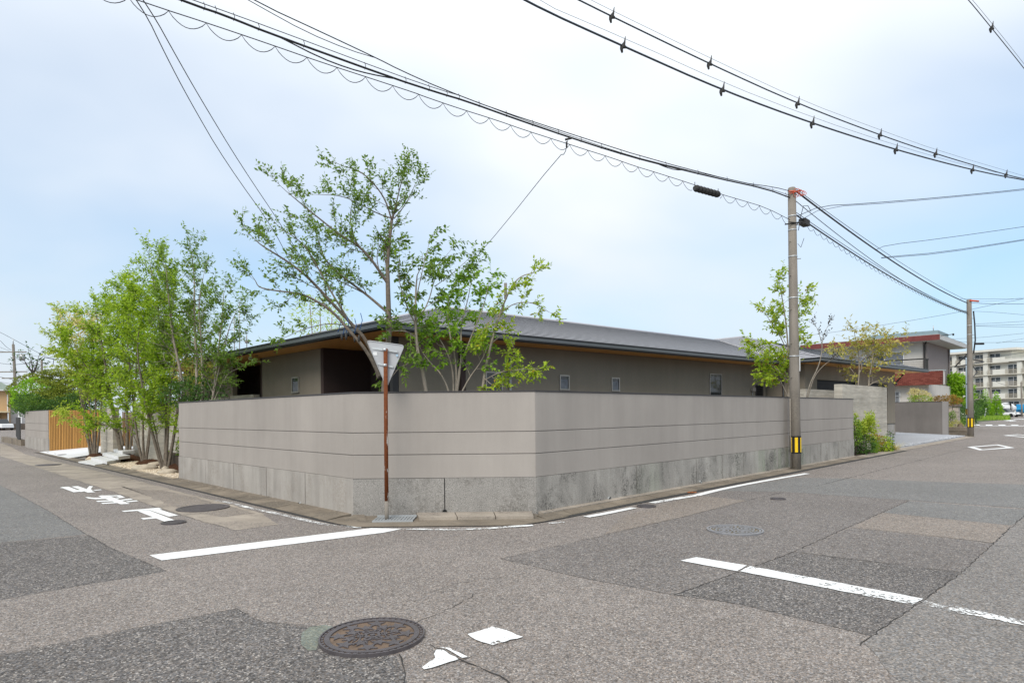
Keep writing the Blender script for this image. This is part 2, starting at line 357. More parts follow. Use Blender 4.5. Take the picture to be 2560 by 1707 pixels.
patch([(-300, 1384), (0, 1356.6), (228, 1338), (271, 1367), (333, 1394), (416, 1427), (337, 1441), (155, 1471.5), (0, 1499), (-300, 1545)], M['asph_dark'], 'dark coarse asphalt patch left of the stop line')
patch([(0, 1638), (155, 1607), (348, 1568), (592, 1521), (654, 1553), (800, 1568), (880, 1632), (990, 1640), (1012, 1680), (1018, 1707), (1020, 1800), (-300, 1800), (-300, 1690)], M['asph_dark'], 'dark coarse asphalt patch around the flower manhole cover')
patch([(1252, 1396), (1502, 1340), (1716, 1290), (1867, 1251), (1959, 1229.6), (2273, 1250), (2130, 1313), (1984, 1378), (1684, 1487), (1600, 1470), (1440, 1441)], M['asph_mid'], 'smooth asphalt patch around the round grey manhole')
patch([(1684, 1487), (1984, 1380), (2404, 1431.6), (2306, 1503), (2179.6, 1589), (1980, 1540), (1850, 1510)], M['asph_dark'], 'coarse dark trench strip under the lane line')
patch([(1984, 1378), (2130, 1319), (2483.7, 1358), (2404, 1431.6)], M['asph_mid'], 'mid grey trench strip behind the lane line')
patch([(2130, 1318), (2208, 1281), (2529, 1313), (2483, 1357)], M['asph_tan'], 'tan trench strip')
patch([(2208, 1281), (2273, 1252), (2620, 1278), (2549, 1299), (2529, 1313)], M['asph_grey'], 'dark grey trench strip farthest back')
patch([(2160, 1607), (2306, 1503), (2404, 1432), (2549, 1299), (2760, 1230), (3200, 1800), (2330, 1800)], asphalt('asphalt_grey_lane', (.182, .170, .162), .42, .12, .4), 'grey asphalt lane at the right edge')
patch([(1790, 1227), (1960, 1229), (2273, 1250), (2700, 1280), (2700, 1215), (2360, 1205), (2120, 1196), (1985, 1194)], M['asph_grey'], 'smooth pale grey asphalt band across the right street')
patch([(1751, 1238), (1788, 1226), (1959, 1230), (1861, 1252)], M['asph_mid'], 'small dark asphalt wedge by the edge line')
patch([(1867, 1251), (1751, 1238.5), (1700, 1249), (1560, 1290), (1510, 1336), (1716, 1290)], M['asph_tan'], 'tan asphalt strip beside the right gutter')
TAN = [(0, 1139), (46, 1154), (103, 1171.5), (193, 1201), (279, 1228), (387, 1266), (499, 1301), (588, 1325), (697, 1311), (655, 1283), (560, 1257), (450, 1229), (330, 1198), (230, 1174), (120, 1150), (62, 1135), (20, 1113), (0, 1108)]
patch(TAN, M['tanconc'], 'worn tan concrete strip beside the left gutter', .02)
patch([(350, 1222), (420, 1228), (520, 1252), (640, 1284), (560, 1292), (470, 1280), (410, 1255), (300, 1215)], asphalt('asphalt_overlay_left', (.225, .197, .172), .4, .2, .3), 'grey asphalt overlay on the tan strip by the left gutter', .05)
patch([(754, 1582), (775, 1567), (812, 1562), (840, 1568), (800, 1600), (790, 1625), (770, 1626), (752, 1610)], M['tarpatch'], 'greenish tar patch beside the flower manhole cover', .004)
def crack(pts, w=.012, mat='crack', amp=.02, z=None):
    p = [Vector((x, y, 0)) for x, y in jag(pts, amp, .06, False)]; mb = MB(); zc[0] += .00008; zz = zc[0] if z is None else z
    le, ri = [], []
    for i, a in enumerate(p):
        t = (p[min(i + 1, len(p) - 1)] - p[max(i - 1, 0)]).normalized(); nn = Vector((-t.y, t.x, 0)); ww = w * random.uniform(.15, 1.) * .33
        le.append((*(a + nn * ww).xy, zz)); ri.append((*(a - nn * ww).xy, zz))
    for i in range(len(p) - 1): mb.face([ri[i], ri[i + 1], le[i + 1], le[i]])
    return part(ROAD, 'crack', mb, M[mat])
gg = lambda l: [G(u, v) for u, v in l]
for l, w, a in [([(1684, 1487), (1800, 1447), (1984, 1379), (2130, 1314), (2273, 1251)], .022, .012), ([(2150, 1614), (2180, 1589), (2306, 1503), (2404, 1431.6), (2483.7, 1358), (2549, 1299), (2700, 1175)], .022, .012),
                ([(1984, 1379), (2120, 1397), (2290, 1415), (2404, 1431)], .016, .008), ([(2130, 1319), (2300, 1335), (2483, 1357)], .016, .008), ([(2208, 1281), (2529, 1313)], .010, .006),
                ([(1730, 1487), (1850, 1511), (1980, 1541), (2180, 1589)], .014, .008), ([(1252, 1396), (1502, 1340), (1716, 1290), (1867, 1251), (1960, 1229)], .014, .008), ([(1252, 1396), (1440, 1441), (1600, 1470), (1684, 1487)], .008, .008),
                ([(1065, 1485), (1150, 1457), (1262, 1442)], .008, .02), ([(1041, 1556), (1082, 1539), (1150, 1508), (1194, 1481)], .012, .02), ([(966, 1529), (998, 1546)], .006, .01),
                ([(1075, 1610), (1150, 1648), (1249, 1689), (1300, 1726), (1400, 1790)], .022, .02), ([(997, 1634), (1006, 1658), (1014, 1685), (1011, 1707), (1030, 1760)], .018, .012), ([(960, 1640), (966, 1662)], .01, .01), ([(1150, 1655), (1180, 1640)], .01, .006),
                ([(0, 1638), (155, 1607), (348, 1568), (592, 1521)], .010, .01), ([(592, 1521), (654, 1553), (800, 1568)], .010, .01), ([(0, 1212), (112, 1272), (215, 1335), (271, 1367), (416, 1427)], .012, .01), ([(416, 1427), (337, 1441), (155, 1471)], .010, .01),
                ([(0, 1356.5), (228, 1337)], .012, .008), ([(193, 1201), (279, 1228), (387, 1266), (499, 1301), (588, 1325)], .012, .015), ([(2000, 1160), (2200, 1115), (2390, 1127 - 35)], .014, .01), ([(2040, 1215), (2300, 1150), (2560, 1085)], .03, .02)]:
    crack(gg(l), w, 'crack', a)

# --- painted markings (children of the road)
zm = [.0058]
def mark(name, px, mat='paint', label=None, amp=.0):
    zm[0] += .00012; pts = [G(u, v) for u, v in px]; poly = jag(pts, amp, .05) if amp else [(p.x, p.y) for p in pts]
    return part(ROAD, name, sheet(poly, zm[0]), M[mat], label)
mark('stop_line', [(373.5, 1388.3), (404.4, 1401), (959.7, 1331.6), (1005.6, 1322), (929, 1320.4)], 'paint', 'solid white stop line in front of the rusty sign post', .003)
ct = lambda l: src(l, (130, 1190), 5.88)
def lettering(strokes, label):
    mb = MB()
    for i, s_ in enumerate(strokes):
        zm[0] += .00012; mb.face([(*G(u, v).xy, zm[0]) for u, v in ct(s_)])
    return part(ROAD, 'road_lettering', mb, M['paint'], label)
lettering([[(1022, 513), (1060, 527), (1620, 487), (1570, 466)], [(1255, 516), (1425, 504), (1840, 665), (1685, 683)], [(1432, 501), (1575, 490), (1855, 580), (1720, 597)], [(1300, 622), (1345, 640), (1545, 622), (1490, 605)]], 'white painted character nearest the stop line')
lettering([[(740, 322), (870, 303), (1145, 408), (1010, 416)], [(645, 366), (675, 382), (890, 372), (850, 357)], [(720, 396), (745, 411), (965, 398), (925, 385)], [(1000, 350), (1035, 363), (1190, 346), (1160, 331)], [(1080, 372), (1115, 386), (1270, 371), (1240, 358)],
           [(680, 298), (720, 287), (860, 285), (870, 300), (740, 321)], [(850, 286), (1005, 283), (950, 299), (870, 300)], [(1005, 283), (1075, 318), (960, 331), (925, 318), (990, 312), (950, 298)], [(488, 313), (520, 310), (600, 320), (760, 320), (790, 338), (640, 343), (540, 333)]], 'white painted middle character of the road lettering')
lettering([[(112, 175), (150, 162), (245, 157), (430, 228), (320, 240), (160, 180)], [(285, 155), (380, 148), (640, 238), (525, 245)], [(350, 210), (460, 200), (490, 222), (425, 236)], [(510, 190), (550, 147), (605, 152), (570, 190), (600, 215), (540, 215)], [(600, 210), (715, 198), (735, 206), (640, 217)]], 'white painted character farthest from the stop line')
cl = lambda l: src(l, (1600, 1150), 2.45)
mark('lane_line', cl([(247, 618), (345, 597), (655, 648), (595, 682)]), 'paint', 'clean white start of the lane line', .003)
mark('lane_line', cl([(610, 683), (672, 651), (1735, 852), (1672, 890)]), 'paint_mid', 'worn white middle of the lane line', .006)
mark('lane_line', cl([(1705, 892), (1755, 862), (2352, 985), (2700, 1060), (2700, 1090), (2352, 1015)]), 'paint_worn', 'thin worn white end of the lane line', .02)
cd = lambda l: src(l, (2300, 1030), 9.046)
def frame_mark(name, outer, inner, label):
    zm[0] += .00012; o_ = [G(u, v) for u, v in cd(outer)]; i_ = [G(u, v) for u, v in cd(inner)]; mb = MB()
    for k in range(4):
        j = (k + 1) % 4; mb.face([(*o_[k].xy, zm[0]), (*o_[j].xy, zm[0]), (*i_[j].xy, zm[0]), (*i_[k].xy, zm[0])])
    part(ROAD, name, mb, M['paint'], label)
frame_mark('diamond_marking', [(1065, 790), (1770, 735), (2140, 810), (1350, 865)], [(1220, 795), (1740, 752), (1960, 800), (1420, 848)], 'nearer white painted diamond on the right street')
frame_mark('diamond_marking', [(1870, 530), (2200, 505), (2760, 548), (2440, 580)], [(1990, 532), (2220, 516), (2640, 548), (2430, 566)], 'farther white painted diamond cut by the picture edge')
for q in ([(1210, 283), (1340, 283), (1360, 303), (1210, 303)], [(1485, 285), (1630, 285), (1645, 305), (1490, 305)], [(1760, 287), (1920, 287), (1945, 305), (1785, 305)], [(2050, 287), (2210, 287), (2240, 303), (2075, 303)], [(2340, 285), (2500, 285), (2530, 303), (2365, 303)], [(865, 245), (940, 255), (950, 280), (885, 270)]):
    mark('crossing_bar', cd(q), 'paint')
mark('crossing_line', cd([(1345, 308), (2560, 308), (2560, 317), (1345, 313)]), 'paint')
mark('far_road_mark', cd([(1880, 190), (2050, 178), (2210, 192), (2060, 207)]), 'paint_mid'); mark('far_road_mark', cd([(2090, 158), (2160, 150), (2352, 155), (2352, 166)]), 'paint_mid')
cw = lambda l: src(l, (760, 1530), 4.2)
mark('paint_remnant', cw([(1718, 240), (1970, 160), (2010, 168), (2300, 268), (1985, 355), (1860, 320)]), 'paint_mid', 'white paint diamond right of the flower manhole cover', .012)
mark('paint_remnant', cw([(1425, 375), (1530, 385), (1720, 480), (1660, 492), (1560, 430)]), 'paint_mid', None, .012)
mark('paint_remnant', cw([(1390, 405), (1460, 405), (1625, 507), (1420, 570), (1260, 612), (1240, 590), (1320, 530), (1380, 490)]), 'paint_mid', 'torn white paint remnant by the crack', .014)
def line_mark(pts, w, mat, label=None):
    p = chaikin([Vector((*G(u, v).xy, 0)) for u, v in pts], 2); zm[0] += .00012; mb = MB(); le, ri = [], []
    for i, a in enumerate(p):
        t = (p[min(i + 1, len(p) - 1)] - p[max(i - 1, 0)]).normalized(); nn = Vector((-t.y, t.x, 0)); ww = w * .5 * random.uniform(.9, 1.08)
        le.append((*(a + nn * ww).xy, zm[0])); ri.append((*(a - nn * ww).xy, zm[0]))
    for i in range(len(p) - 1): mb.face([ri[i], ri[i + 1], le[i + 1], le[i]])
    return part(ROAD, 'edge_line', mb, M[mat], label)
line_mark([(538, 1252), (570, 1256), (591, 1261), (640, 1275), (667, 1279), (698, 1286), (732, 1293), (749, 1298), (772, 1303), (795, 1309), (846, 1315), (880, 1318), (905, 1319)], .10, 'paint_worn', 'broken worn white edge line on the left')
line_mark([(1008, 1323), (1115, 1325), (1170, 1324), (1218, 1322)], .10, 'paint_worn'); line_mark([(1219, 1322), (1280, 1317), (1332, 1314)], .11, 'paint_mid'); line_mark([(1372, 1309), (1412, 1306)], .09, 'paint_worn')
line_mark([(1466, 1293), (1500, 1287), (1545, 1278), (1584, 1270)], .13, 'paint_mid'); line_mark([(1629, 1258), (1680, 1249), (1742, 1239)], .14, 'paint_mid'); line_mark([(1742, 1239), (1783, 1228), (1860, 1212), (1960, 1194), (2018, 1184)], .15, 'paint', 'white edge line towards the near utility pole')

# --- concrete gutters: joined blocks along the walls, each block a piece
def strip_blocks(root, path, outs, seg, mat, name, z_in, z_out, gap=.022):
    """blocks between two offset paths; path = list of (inner point, outer point) pairs"""
    for (a0, b0), (a1, b1) in zip(path, path[1:]):
        L_ = (Vector(b1) - Vector(b0)).length; k = max(1, round(L_ / seg))
        for j in range(k):
            t0, t1 = (j + gap / L_ * k * .25) / k, (j + 1 - gap / L_ * k * .25) / k; dz = random.uniform(-.003, .003)
            P = lambda A, B, t: Vector(A).lerp(Vector(B), t)
            q = [P(b0, b1, t0), P(b0, b1, t1), P(a1 if False else a0, a1, t1), P(a0, a1, t0)]
            lo = [(w.x, w.y, -.02) for w in q]; hi = [(q[0].x, q[0].y, z_out + dz), (q[1].x, q[1].y, z_out + dz), (q[2].x, q[2].y, z_in + dz), (q[3].x, q[3].y, z_in + dz)]
            part(root, name, MB().hexa(lo, hi), mat)
def Gpath(off_in, off_out, pts): return pts
GUT = struct('gutter', sheet([LP(-.56, 29), LP(-.56, 1.75), LP(-.5, 1.2), LP(1.2, -.5), LP(1.78, -.56), LP(22, -.56), LP(22, 0), LP(2.0, 0), LP(0, 2.0), LP(0, 29)], .0095), M['seal'], 'tan concrete gutter running along the foot of the corner wall')
part(GUT, 'corner_slab', sheet([LP(-.52, 2.2), LP(-.52, 1.6), LP(-.47, 1.15), LP(1.15, -.47), LP(1.6, -.52), LP(2.2, -.52), LP(2.0, 0), LP(0, 2.0)], .0125), M['gconc'])
strip_blocks(GUT, [(LP(-.17, 28.8), LP(-.50, 28.8)), (LP(-.17, 2.05), LP(-.50, 1.95))], None, .6, M['gconc'], 'gutter_block', .034, .018)
strip_blocks(GUT, [(LP(-.003, 10.4), LP(-.16, 10.4)), (LP(-.003, 2.06), LP(-.16, 2.06))], None, 2.4, M['gconc'], 'gutter_strip', .045, .036)
strip_blocks(GUT, [(LP(1.86, -.16), LP(1.75, -.46)), (LP(17.5, -.13), LP(17.5, -.44))], None, .6, M['gconc'], 'gutter_block', .034, .018)
strip_blocks(GUT, [(LP(2.05, -.002), LP(2.05, -.125)), (LP(17.5, -.002), LP(17.5, -.125))], None, 2.4, M['tanconc'], 'gutter_strip', .05, .038)
strip_blocks(GUT, [(LP(17.6, -.06), LP(17.6, -.44)), (LP(37, -.06), LP(37, -.44))], None, 1.2, M['tanconc'], 'gutter_block', .04, .022)
strip_blocks(GUT, [(LP(-.02, 1.99), LP(-.30, 1.80)), (LP(.10, 1.87), LP(-.13, 1.42))], None, .6, M['gconc'], 'gutter_block', .04, .02)
strip_blocks(GUT, [(LP(.67, 1.31), LP(.45, .93)), (LP(1.96, .03), LP(1.67, -.28))], None, .5, M['tanconc'], 'kerb_block', .060, .052, .03)
# drain grating beside the sign
t = thing('drain_grating', LP(.26, 1.36, .0), 'galvanised steel drain grating at the foot of the chamfered wall', 'grating')
Fg = lambda a, b, z: LP(.36 + a * R2 - b * R2 - .0, 1.36 - a * R2 - b * R2, z)   # a along the chamfer, b outwards
part(t, 'pit', MB().fbox(Fg, -.30, .30, .02, .36, .012, .016), M['black'])
part(t, 'frame', MB().fbox(Fg, -.30, .30, .0, .02, .01, .055), M['pvc']); part(t, 'frame', MB().fbox(Fg, -.30, .30, .36, .38, .01, .035), M['pvc'])
for i in range(13): part(t, 'grate_bar', MB().fbox(Fg, -.29 + i * .0475, -.275 + i * .0475, .02, .36, .018, .036), M['pvc'])
for i in range(4): part(t, 'cross_bar', MB().fbox(Fg, -.295, .295, .06 + i * .085, .068 + i * .085, .02, .034), M['pvc'])

# --- manhole covers
def flower_cover(c, R):
    t = thing('manhole_cover', (c[0], c[1], .006), 'large round rusty brown cast iron manhole cover with flower relief', 'manhole cover')
    part(t, 'rim', MB().ring(c, R * .97, R, .0, .026, 64), M['iron']); part(t, 'plate', MB().cyl(c, R * .97, .0, .016, 64), M['ironrust'])
    mb = MB(); mb.ring(c, R * .80, R * .90, .0165, .024, 56)
    for i in range(44):
        a = 2 * math.pi * i / 44; mb.ring(c, R * .915, R * .96, .0165, .022, 1, a, a + .085)
    part(t, 'toothed_ring', mb, M['iron'])
    mb = MB(); rot = .3
    mb.ring(c, R * .10, R * .17, .0165, .024, 20); mb.ring(c, 0.001, R * .05, .0165, .024, 12)
    for k in range(6):
        a = rot + k * math.pi / 3; mb.ring((c[0] + R * .22 * math.cos(a), c[1] + R * .22 * math.sin(a)), R * .035, R * .075, .0165, .024, 12)
    for k in range(4):
        a = rot + k * math.pi / 2; cc_ = (c[0] + R * .86 * math.cos(a), c[1] + R * .86 * math.sin(a)); 
        mb.ring(cc_, R * .62, R * .645, .0165, .023, 20, a + math.pi - .72, a + math.pi + .72)
    part(t, 'scroll_relief', mb, M['iron'])
    for k in range(16):
        a = rot + .2 + k * 2 * math.pi / 16; rr = R * (.64 if k % 2 else .44); f = (c[0] + rr * math.cos(a), c[1] + rr * math.sin(a)); s_ = R * (.19 if k % 2 else .15); poly = []
        for i in range(10):
            b = a + i * math.pi / 5; r_ = s_ * (1 if i % 2 == 0 else .45); poly.append((f[0] + r_ * math.cos(b), f[1] + r_ * math.sin(b)))
        part(t, 'flower_relief', MB().prism(poly, .0165, .0235), M['iron'])
    mb = MB()
    for k in range(18):
        a = k * 2 * math.pi / 18 + .1; rr = R * .38; f = (c[0] + rr * math.cos(a), c[1] + rr * math.sin(a)); dx, dy = math.cos(a + .5), math.sin(a + .5); l_ = R * .12; w_ = R * .022
        mb.prism([(f[0] - dx * l_, f[1] - dy * l_), (f[0] + dy * w_, f[1] - dx * w_), (f[0] + dx * l_, f[1] + dy * l_), (f[0] - dy * w_, f[1] + dx * w_)], .0165, .022)
    part(t, 'leaf_relief', mb, M['iron'])
flower_cover((-1.03, 4.44), .37)
def round_cover(c, R):
    t = thing('manhole_cover', (c[0], c[1], .006), 'round grey manhole cover with ring pattern in the smooth patch', 'manhole cover')
    part(t, 'rim', MB().ring(c, R * .93, R, .0, .022, 56), M['irongrey']); part(t, 'plate', MB().cyl(c, R * .93, .0, .012, 48), M['ironmud'])
    part(t, 'ring_relief', MB().ring(c, R * .84, R * .90, .0125, .020, 48), M['irongrey']); part(t, 'ring_relief', MB().ring(c, R * .10, R * .16, .0125, .02, 16), M['irongrey'])
    for k in range(4):
        a = k * math.pi / 2 + .25; f = (c[0] + R * .46 * math.cos(a), c[1] + R * .46 * math.sin(a)); mb = MB(); mb.ring(f, R * .27, R * .32, .0125, .02, 28); mb.ring(f, R * .14, R * .19, .0125, .02, 20); mb.ring(f, .001, R * .07, .0125, .02, 12); part(t, 'circle_relief', mb, M['irongrey'])
    for k in range(28):
        a = k * 2 * math.pi / 28
        if (k % 7) in (0, 1, 6): continue
        for r_ in (.62, .73): part(t, 'block_relief', MB().ring(c, R * r_, R * (r_ + .06), .0125, .02, 2, a, a + .13), M['irongrey'])
round_cover((2.92, 8.24), .36)
def small_cover(u, v, R, label, mat='iron'):
    p = G(u, v); t = thing('valve_cover', (p.x, p.y, .008), label, 'manhole cover')
    part(t, 'rim', MB().ring(p, R * .86, R, .0, .020, 28), M[mat]); part(t, 'plate', MB().cyl(p, R * .86, .0, .015, 28), M[mat])
    mb = MB()
    for i in range(-3, 4):
        h = math.sqrt(max(.0, (R * .78) ** 2 - (i * R * .22) ** 2)); mb.box(p.x - h, p.y + i * R * .22 - R * .05, .0155, p.x + h, p.y + i * R * .22 + R * .05, .019)
    part(t, 'tread', mb, M[mat])
small_cover(1616, 1266, .16, 'small round dark iron lid on the right edge line'); small_cover(1945, 1247.5, .13, 'small round dark iron lid alone on the smooth patch')
small_cover(508, 1270.5, .42, 'large dark round manhole lid in the tan strip by the left gutter', 'iron'); small_cover(434, 1307, .17, 'small round lid touching the painted road character', 'iron')
small_cover(121, 1162.5, .36, 'dark flat drain lid on the tan strip far along the left gutter', 'iron')
# fallen leaf
mbl = MB(); p = G(1729, 1233.5)
for k in range(3): mbl.hexa([(p.x - .09 + k * .06, p.y - .03, .02), (p.x - .03 + k * .06, p.y - .02, .02), (p.x - .02 + k * .06, p.y + .03, .02), (p.x - .08 + k * .06, p.y + .02, .022)], [(p.x - .085 + k * .06, p.y - .028, .034), (p.x - .03 + k * .06, p.y - .015, .026), (p.x - .02 + k * .06, p.y + .028, .04), (p.x - .078 + k * .06, p.y + .018, .03)])
tag(link('fallen_leaf', mbl.mesh('fallen_leaf'), plain('dry_leaf', (.30, .10, .03), .8)), 'dry brown leaf lying on the right gutter', 'leaf')

# ================================================================= CORNER BOUNDARY WALL
def offset_path(pts, d):        # pts in lot coords (p,q); positive d = outwards (towards the street)
    out = []
    for i, P in enumerate(pts):
        P = Vector(P); ns = []
        for a, b in ((i - 1, i), (i, i + 1)):
            if 0 <= a and b < len(pts): t = (Vector(pts[b]) - Vector(pts[a])).normalized(); ns.append(Vector((t.y, -t.x)))
        if len(ns) == 1: out.append(P + ns[0] * d)
        else: m = (ns[0] + ns[1]).normalized(); out.append(P + m * (d / m.dot(ns[0])))
    return out
WP = [(0, 10.39), (0, 2.015), (2.015, 0), (17.55, 0)]
def lerp2(a, b, t): return Vector(a) * (1 - t) + Vector(b) * t
def wseg(i, d_out, d_in, z0, z1, t0=0., t1=1., w0=0., w1=0.):
    o_, n_ = offset_path(WP, d_out), offset_path(WP, d_in)
    q = [lerp2(o_[i], o_[i + 1], t0), lerp2(o_[i], o_[i + 1], t1), lerp2(n_[i], n_[i + 1], t1), lerp2(n_[i], n_[i + 1], t0)]
    return MB().hexa([LP(*x, z0) for x in q], [LP(*x, z1) for x in q])
sgn = -1 if offset_path(WP, .1)[0][0] > 0 else 1
BW = thing('boundary_wall', LP(0, 2.0, 0), 'long greige plastered corner wall with chamfered corner and concrete base', 'wall')
for i in range(3):
    part(BW, 'wall_core', wseg(i, sgn * -.014, sgn * -.15, .57, 1.925), M['plaster2'])  # core toned darker than the bands, groove shade put into its colour
    for a, b in ((.592, .949), (.963, 1.296), (1.310, 1.925)): bevel(part(BW, 'plaster_band', wseg(i, 0, sgn * -.05, a, b), M['plaster']), .004, 1)
    part(BW, 'cap', wseg(i, sgn * .012, sgn * -.165, 1.927, 1.948), M['cap'])
PJ = {0: [0, .225, .425, .62, .81, 1.0], 1: [0, .50, 1.0], 2: [0, .178, .322, .398, .468, .60, .70, .80, .90, 1.0]}; PM = {0: 'plinth_l', 1: 'plinth_c', 2: 'plinth_r'}
for i in range(3):
    part(BW, 'plinth_core', wseg(i, sgn * -.012, sgn * -.16, -.1, .58), M['seal'])
    L_ = (Vector(WP[i + 1]) - Vector(WP[i])).length
    for a, b in zip(PJ[i], PJ[i][1:]):
        g = .008 / L_; part(BW, 'plinth_panel', wseg(i, sgn * .014, sgn * -.06, -.1, .588 + random.uniform(-.003, .002), a + (g if a > 0 else 0), b - (g if b < 1 else 0)), M[PM[i]])
for u, v, pl, w in [(486.7, 1207.6, 0, .03), (602, 1230, 0, .03), (753, 1258.7, 0, .03), (1520, 1245.7, 2, .035), (1748, 1203.6, 2, .03), (1112.5, 1278.4, 1, .04)]:
    A, B = LP(*WP[pl]), LP(*WP[pl + 1]); p = VPl(u, v, A, B); d = (B - A).normalized(); nn = Vector((d.y, -d.x, 0)); nn = nn if nn.y < 0 else -nn
    mb = MB(); mb.tube([p - nn * .03, p + nn * (.028 if pl == 1 else .05)], w, 12, False); o = part(BW, 'drain_pipe', mb, M['pvc'] if pl != 1 else M['seal'])
    mb = MB(); mb.tube([p + nn * .017, p + nn * .019], w * .8, 12); part(BW, 'drain_hole', mb, M['black'])
# ================================================================= THE LOW HOUSE
# soil inside the corner wall (raised garden)
struct('garden_soil', MB().prism([LP(.15, 10.3).xy, LP(.15, 2.1).xy, LP(2.1, .15).xy, LP(17.5, .15).xy, LP(17.5, 6).xy, LP(6, 16).xy, LP(1.3, 16).xy], .0, .42), M['soil'], 'dark garden soil behind the corner wall')
ZS = 3.42; PIT = .275; EV = G(951, 822, ZS); ea = math.radians(49.7)
e2 = Vector((math.sin(ea), math.cos(ea), 0)); n2 = Vector((-e2.y, e2.x, 0)); dL = Vector((-R2, R2, 0)); dR = Vector((R2, R2, 0)); E0 = Vector((EV.x, EV.y, 0))
HF = lambda a, b, z: E0 + e2 * a + n2 * b + Vector((0, 0, z))        # right wing frame
LF = lambda a, b, z: E0 + dL * a + dR * b + Vector((0, 0, z))        # left wing frame
GA, GB = 17.65, -1.58                                                # garage eave corner in the right frame
GW_ = 29.75
HS = thing('low_house', E0 + Vector((0, 0, .4)), 'low dark grey house with wide hipped metal roof behind the corner wall', 'house')
def hb(F, name, a0, a1, b0, b1, z0, z1, mat, parent=None, label=None):
    return part(parent or HS, name, MB().fbox(F, a0, a1, b0, b1, z0, z1), M[mat], label)
# hip direction at the corner: one metre inwards from both eaves
det = n2.x * dR.y - n2.y * dR.x; hipw = Vector(((dR.y - n2.y) / det, (n2.x - dR.x) / det, 0))
LEND = 16.5                                                           # left eave length
# walls
hb(HF, 'wall', .97, 19.2, .92, 1.07, .4, ZS - .002, 'wallhouse'); hb(HF, 'corner_post', .80, .965, .93, 1.06, .4, ZS - .004, 'alud')
hb(LF, 'wall', 4.40, 8.22, .92, 1.07, .4, ZS - .002, 'wallhouse')
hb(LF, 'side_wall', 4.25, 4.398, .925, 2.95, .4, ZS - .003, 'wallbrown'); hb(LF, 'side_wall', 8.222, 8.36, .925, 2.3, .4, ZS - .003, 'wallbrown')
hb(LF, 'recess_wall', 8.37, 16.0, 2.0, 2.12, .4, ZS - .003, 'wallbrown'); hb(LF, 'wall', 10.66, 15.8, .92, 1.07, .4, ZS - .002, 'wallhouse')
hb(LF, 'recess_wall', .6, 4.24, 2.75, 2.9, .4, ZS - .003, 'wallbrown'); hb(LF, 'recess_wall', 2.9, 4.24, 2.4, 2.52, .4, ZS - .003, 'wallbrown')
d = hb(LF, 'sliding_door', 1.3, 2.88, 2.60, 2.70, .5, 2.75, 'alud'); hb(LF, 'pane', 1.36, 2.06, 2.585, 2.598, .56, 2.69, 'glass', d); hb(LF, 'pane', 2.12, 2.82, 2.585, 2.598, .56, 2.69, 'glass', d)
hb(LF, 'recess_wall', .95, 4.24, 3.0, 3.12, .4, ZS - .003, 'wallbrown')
# low concrete ledge in the left recess
hb(LF, 'ledge', 8.4, 10.3, .7, .9, .4, 2.26, 'bform')
# soffit: one cedar-lined sheet under the eaves
mb = MB(); ft = [E0, HF(GA, 0, 0), HF(GA, GB, 0), HF(GW_, GB, 0), HF(GW_, 7, 0), LF(LEND, 7, 0), LF(LEND, 0, 0)]
mb.prism([p.xy for p in ft], ZS, ZS + .03); part(HS, 'soffit', mb, M['soffit'])
for a in (3.6, 4.9): part(HS, 'downlight', MB().cyl(LF(a + 2.6, .45, 0), .05, ZS - .012, ZS - .001, 16), M['roofedge'])
mb = MB(); c_ = LF(8.1, .5, 0); mb.cyl(c_, .055, ZS - .05, ZS - .001, 16); mb.tube([(c_.x, c_.y, ZS - .05), (c_.x, c_.y, ZS - .075), (c_.x, c_.y, ZS - .10)], [.06, .055, .02], 16); part(HS, 'security_camera', mb, M['white'])
# fascia, gutter and roof edge along each eave
def eave(F, a0, a1, b, side=1, ax='a'):
    f = (lambda s, o, z: F(s, b - side * o, z)) if ax == 'a' else (lambda s, o, z: F(b - side * o, s, z))
    part(HS, 'fascia', MB().fbox(f, a0, a1, -.10, .0, ZS - .012, ZS + .125), M['roofedge'])
    part(HS, 'gutter', MB().fbox(f, a0, a1, .012, .11, ZS + .022, ZS + .098), M['guttm'])
    part(HS, 'gutter_hook', MB().fbox(f, a0, a1, .002, .075, ZS - .008, ZS + .018), M['roofedge'])
    part(HS, 'roof_edge', MB().fbox(f, a0, a1, -.2, .055, ZS + .127, ZS + .150), M['roofedge'])
eave(HF, .0, GA, 0); eave(LF, .0, LEND, 0); eave(HF, GA - .0, GW_, GB); eave(HF, GB, 0, GA, 1, 'b')
# small mitre piece closing the gutter at the corner
mb = MB(); q = [E0, HF(0, -.11, 0), E0 - hipw * .105, LF(0, -.11, 0)]; mb.prism([p.xy for p in q], ZS + .022, ZS + .098); part(HS, 'gutter_corner', mb, M['guttm'])
mb = MB(); q = [HF(GA, GB, 0), HF(GA, GB - .11, 0), HF(GA - .11, GB - .11, 0), HF(GA - .11, GB, 0)]; mb.prism([p.xy for p in q], ZS + .022, ZS + .098); part(HS, 'gutter_corner', mb, M['guttm'])
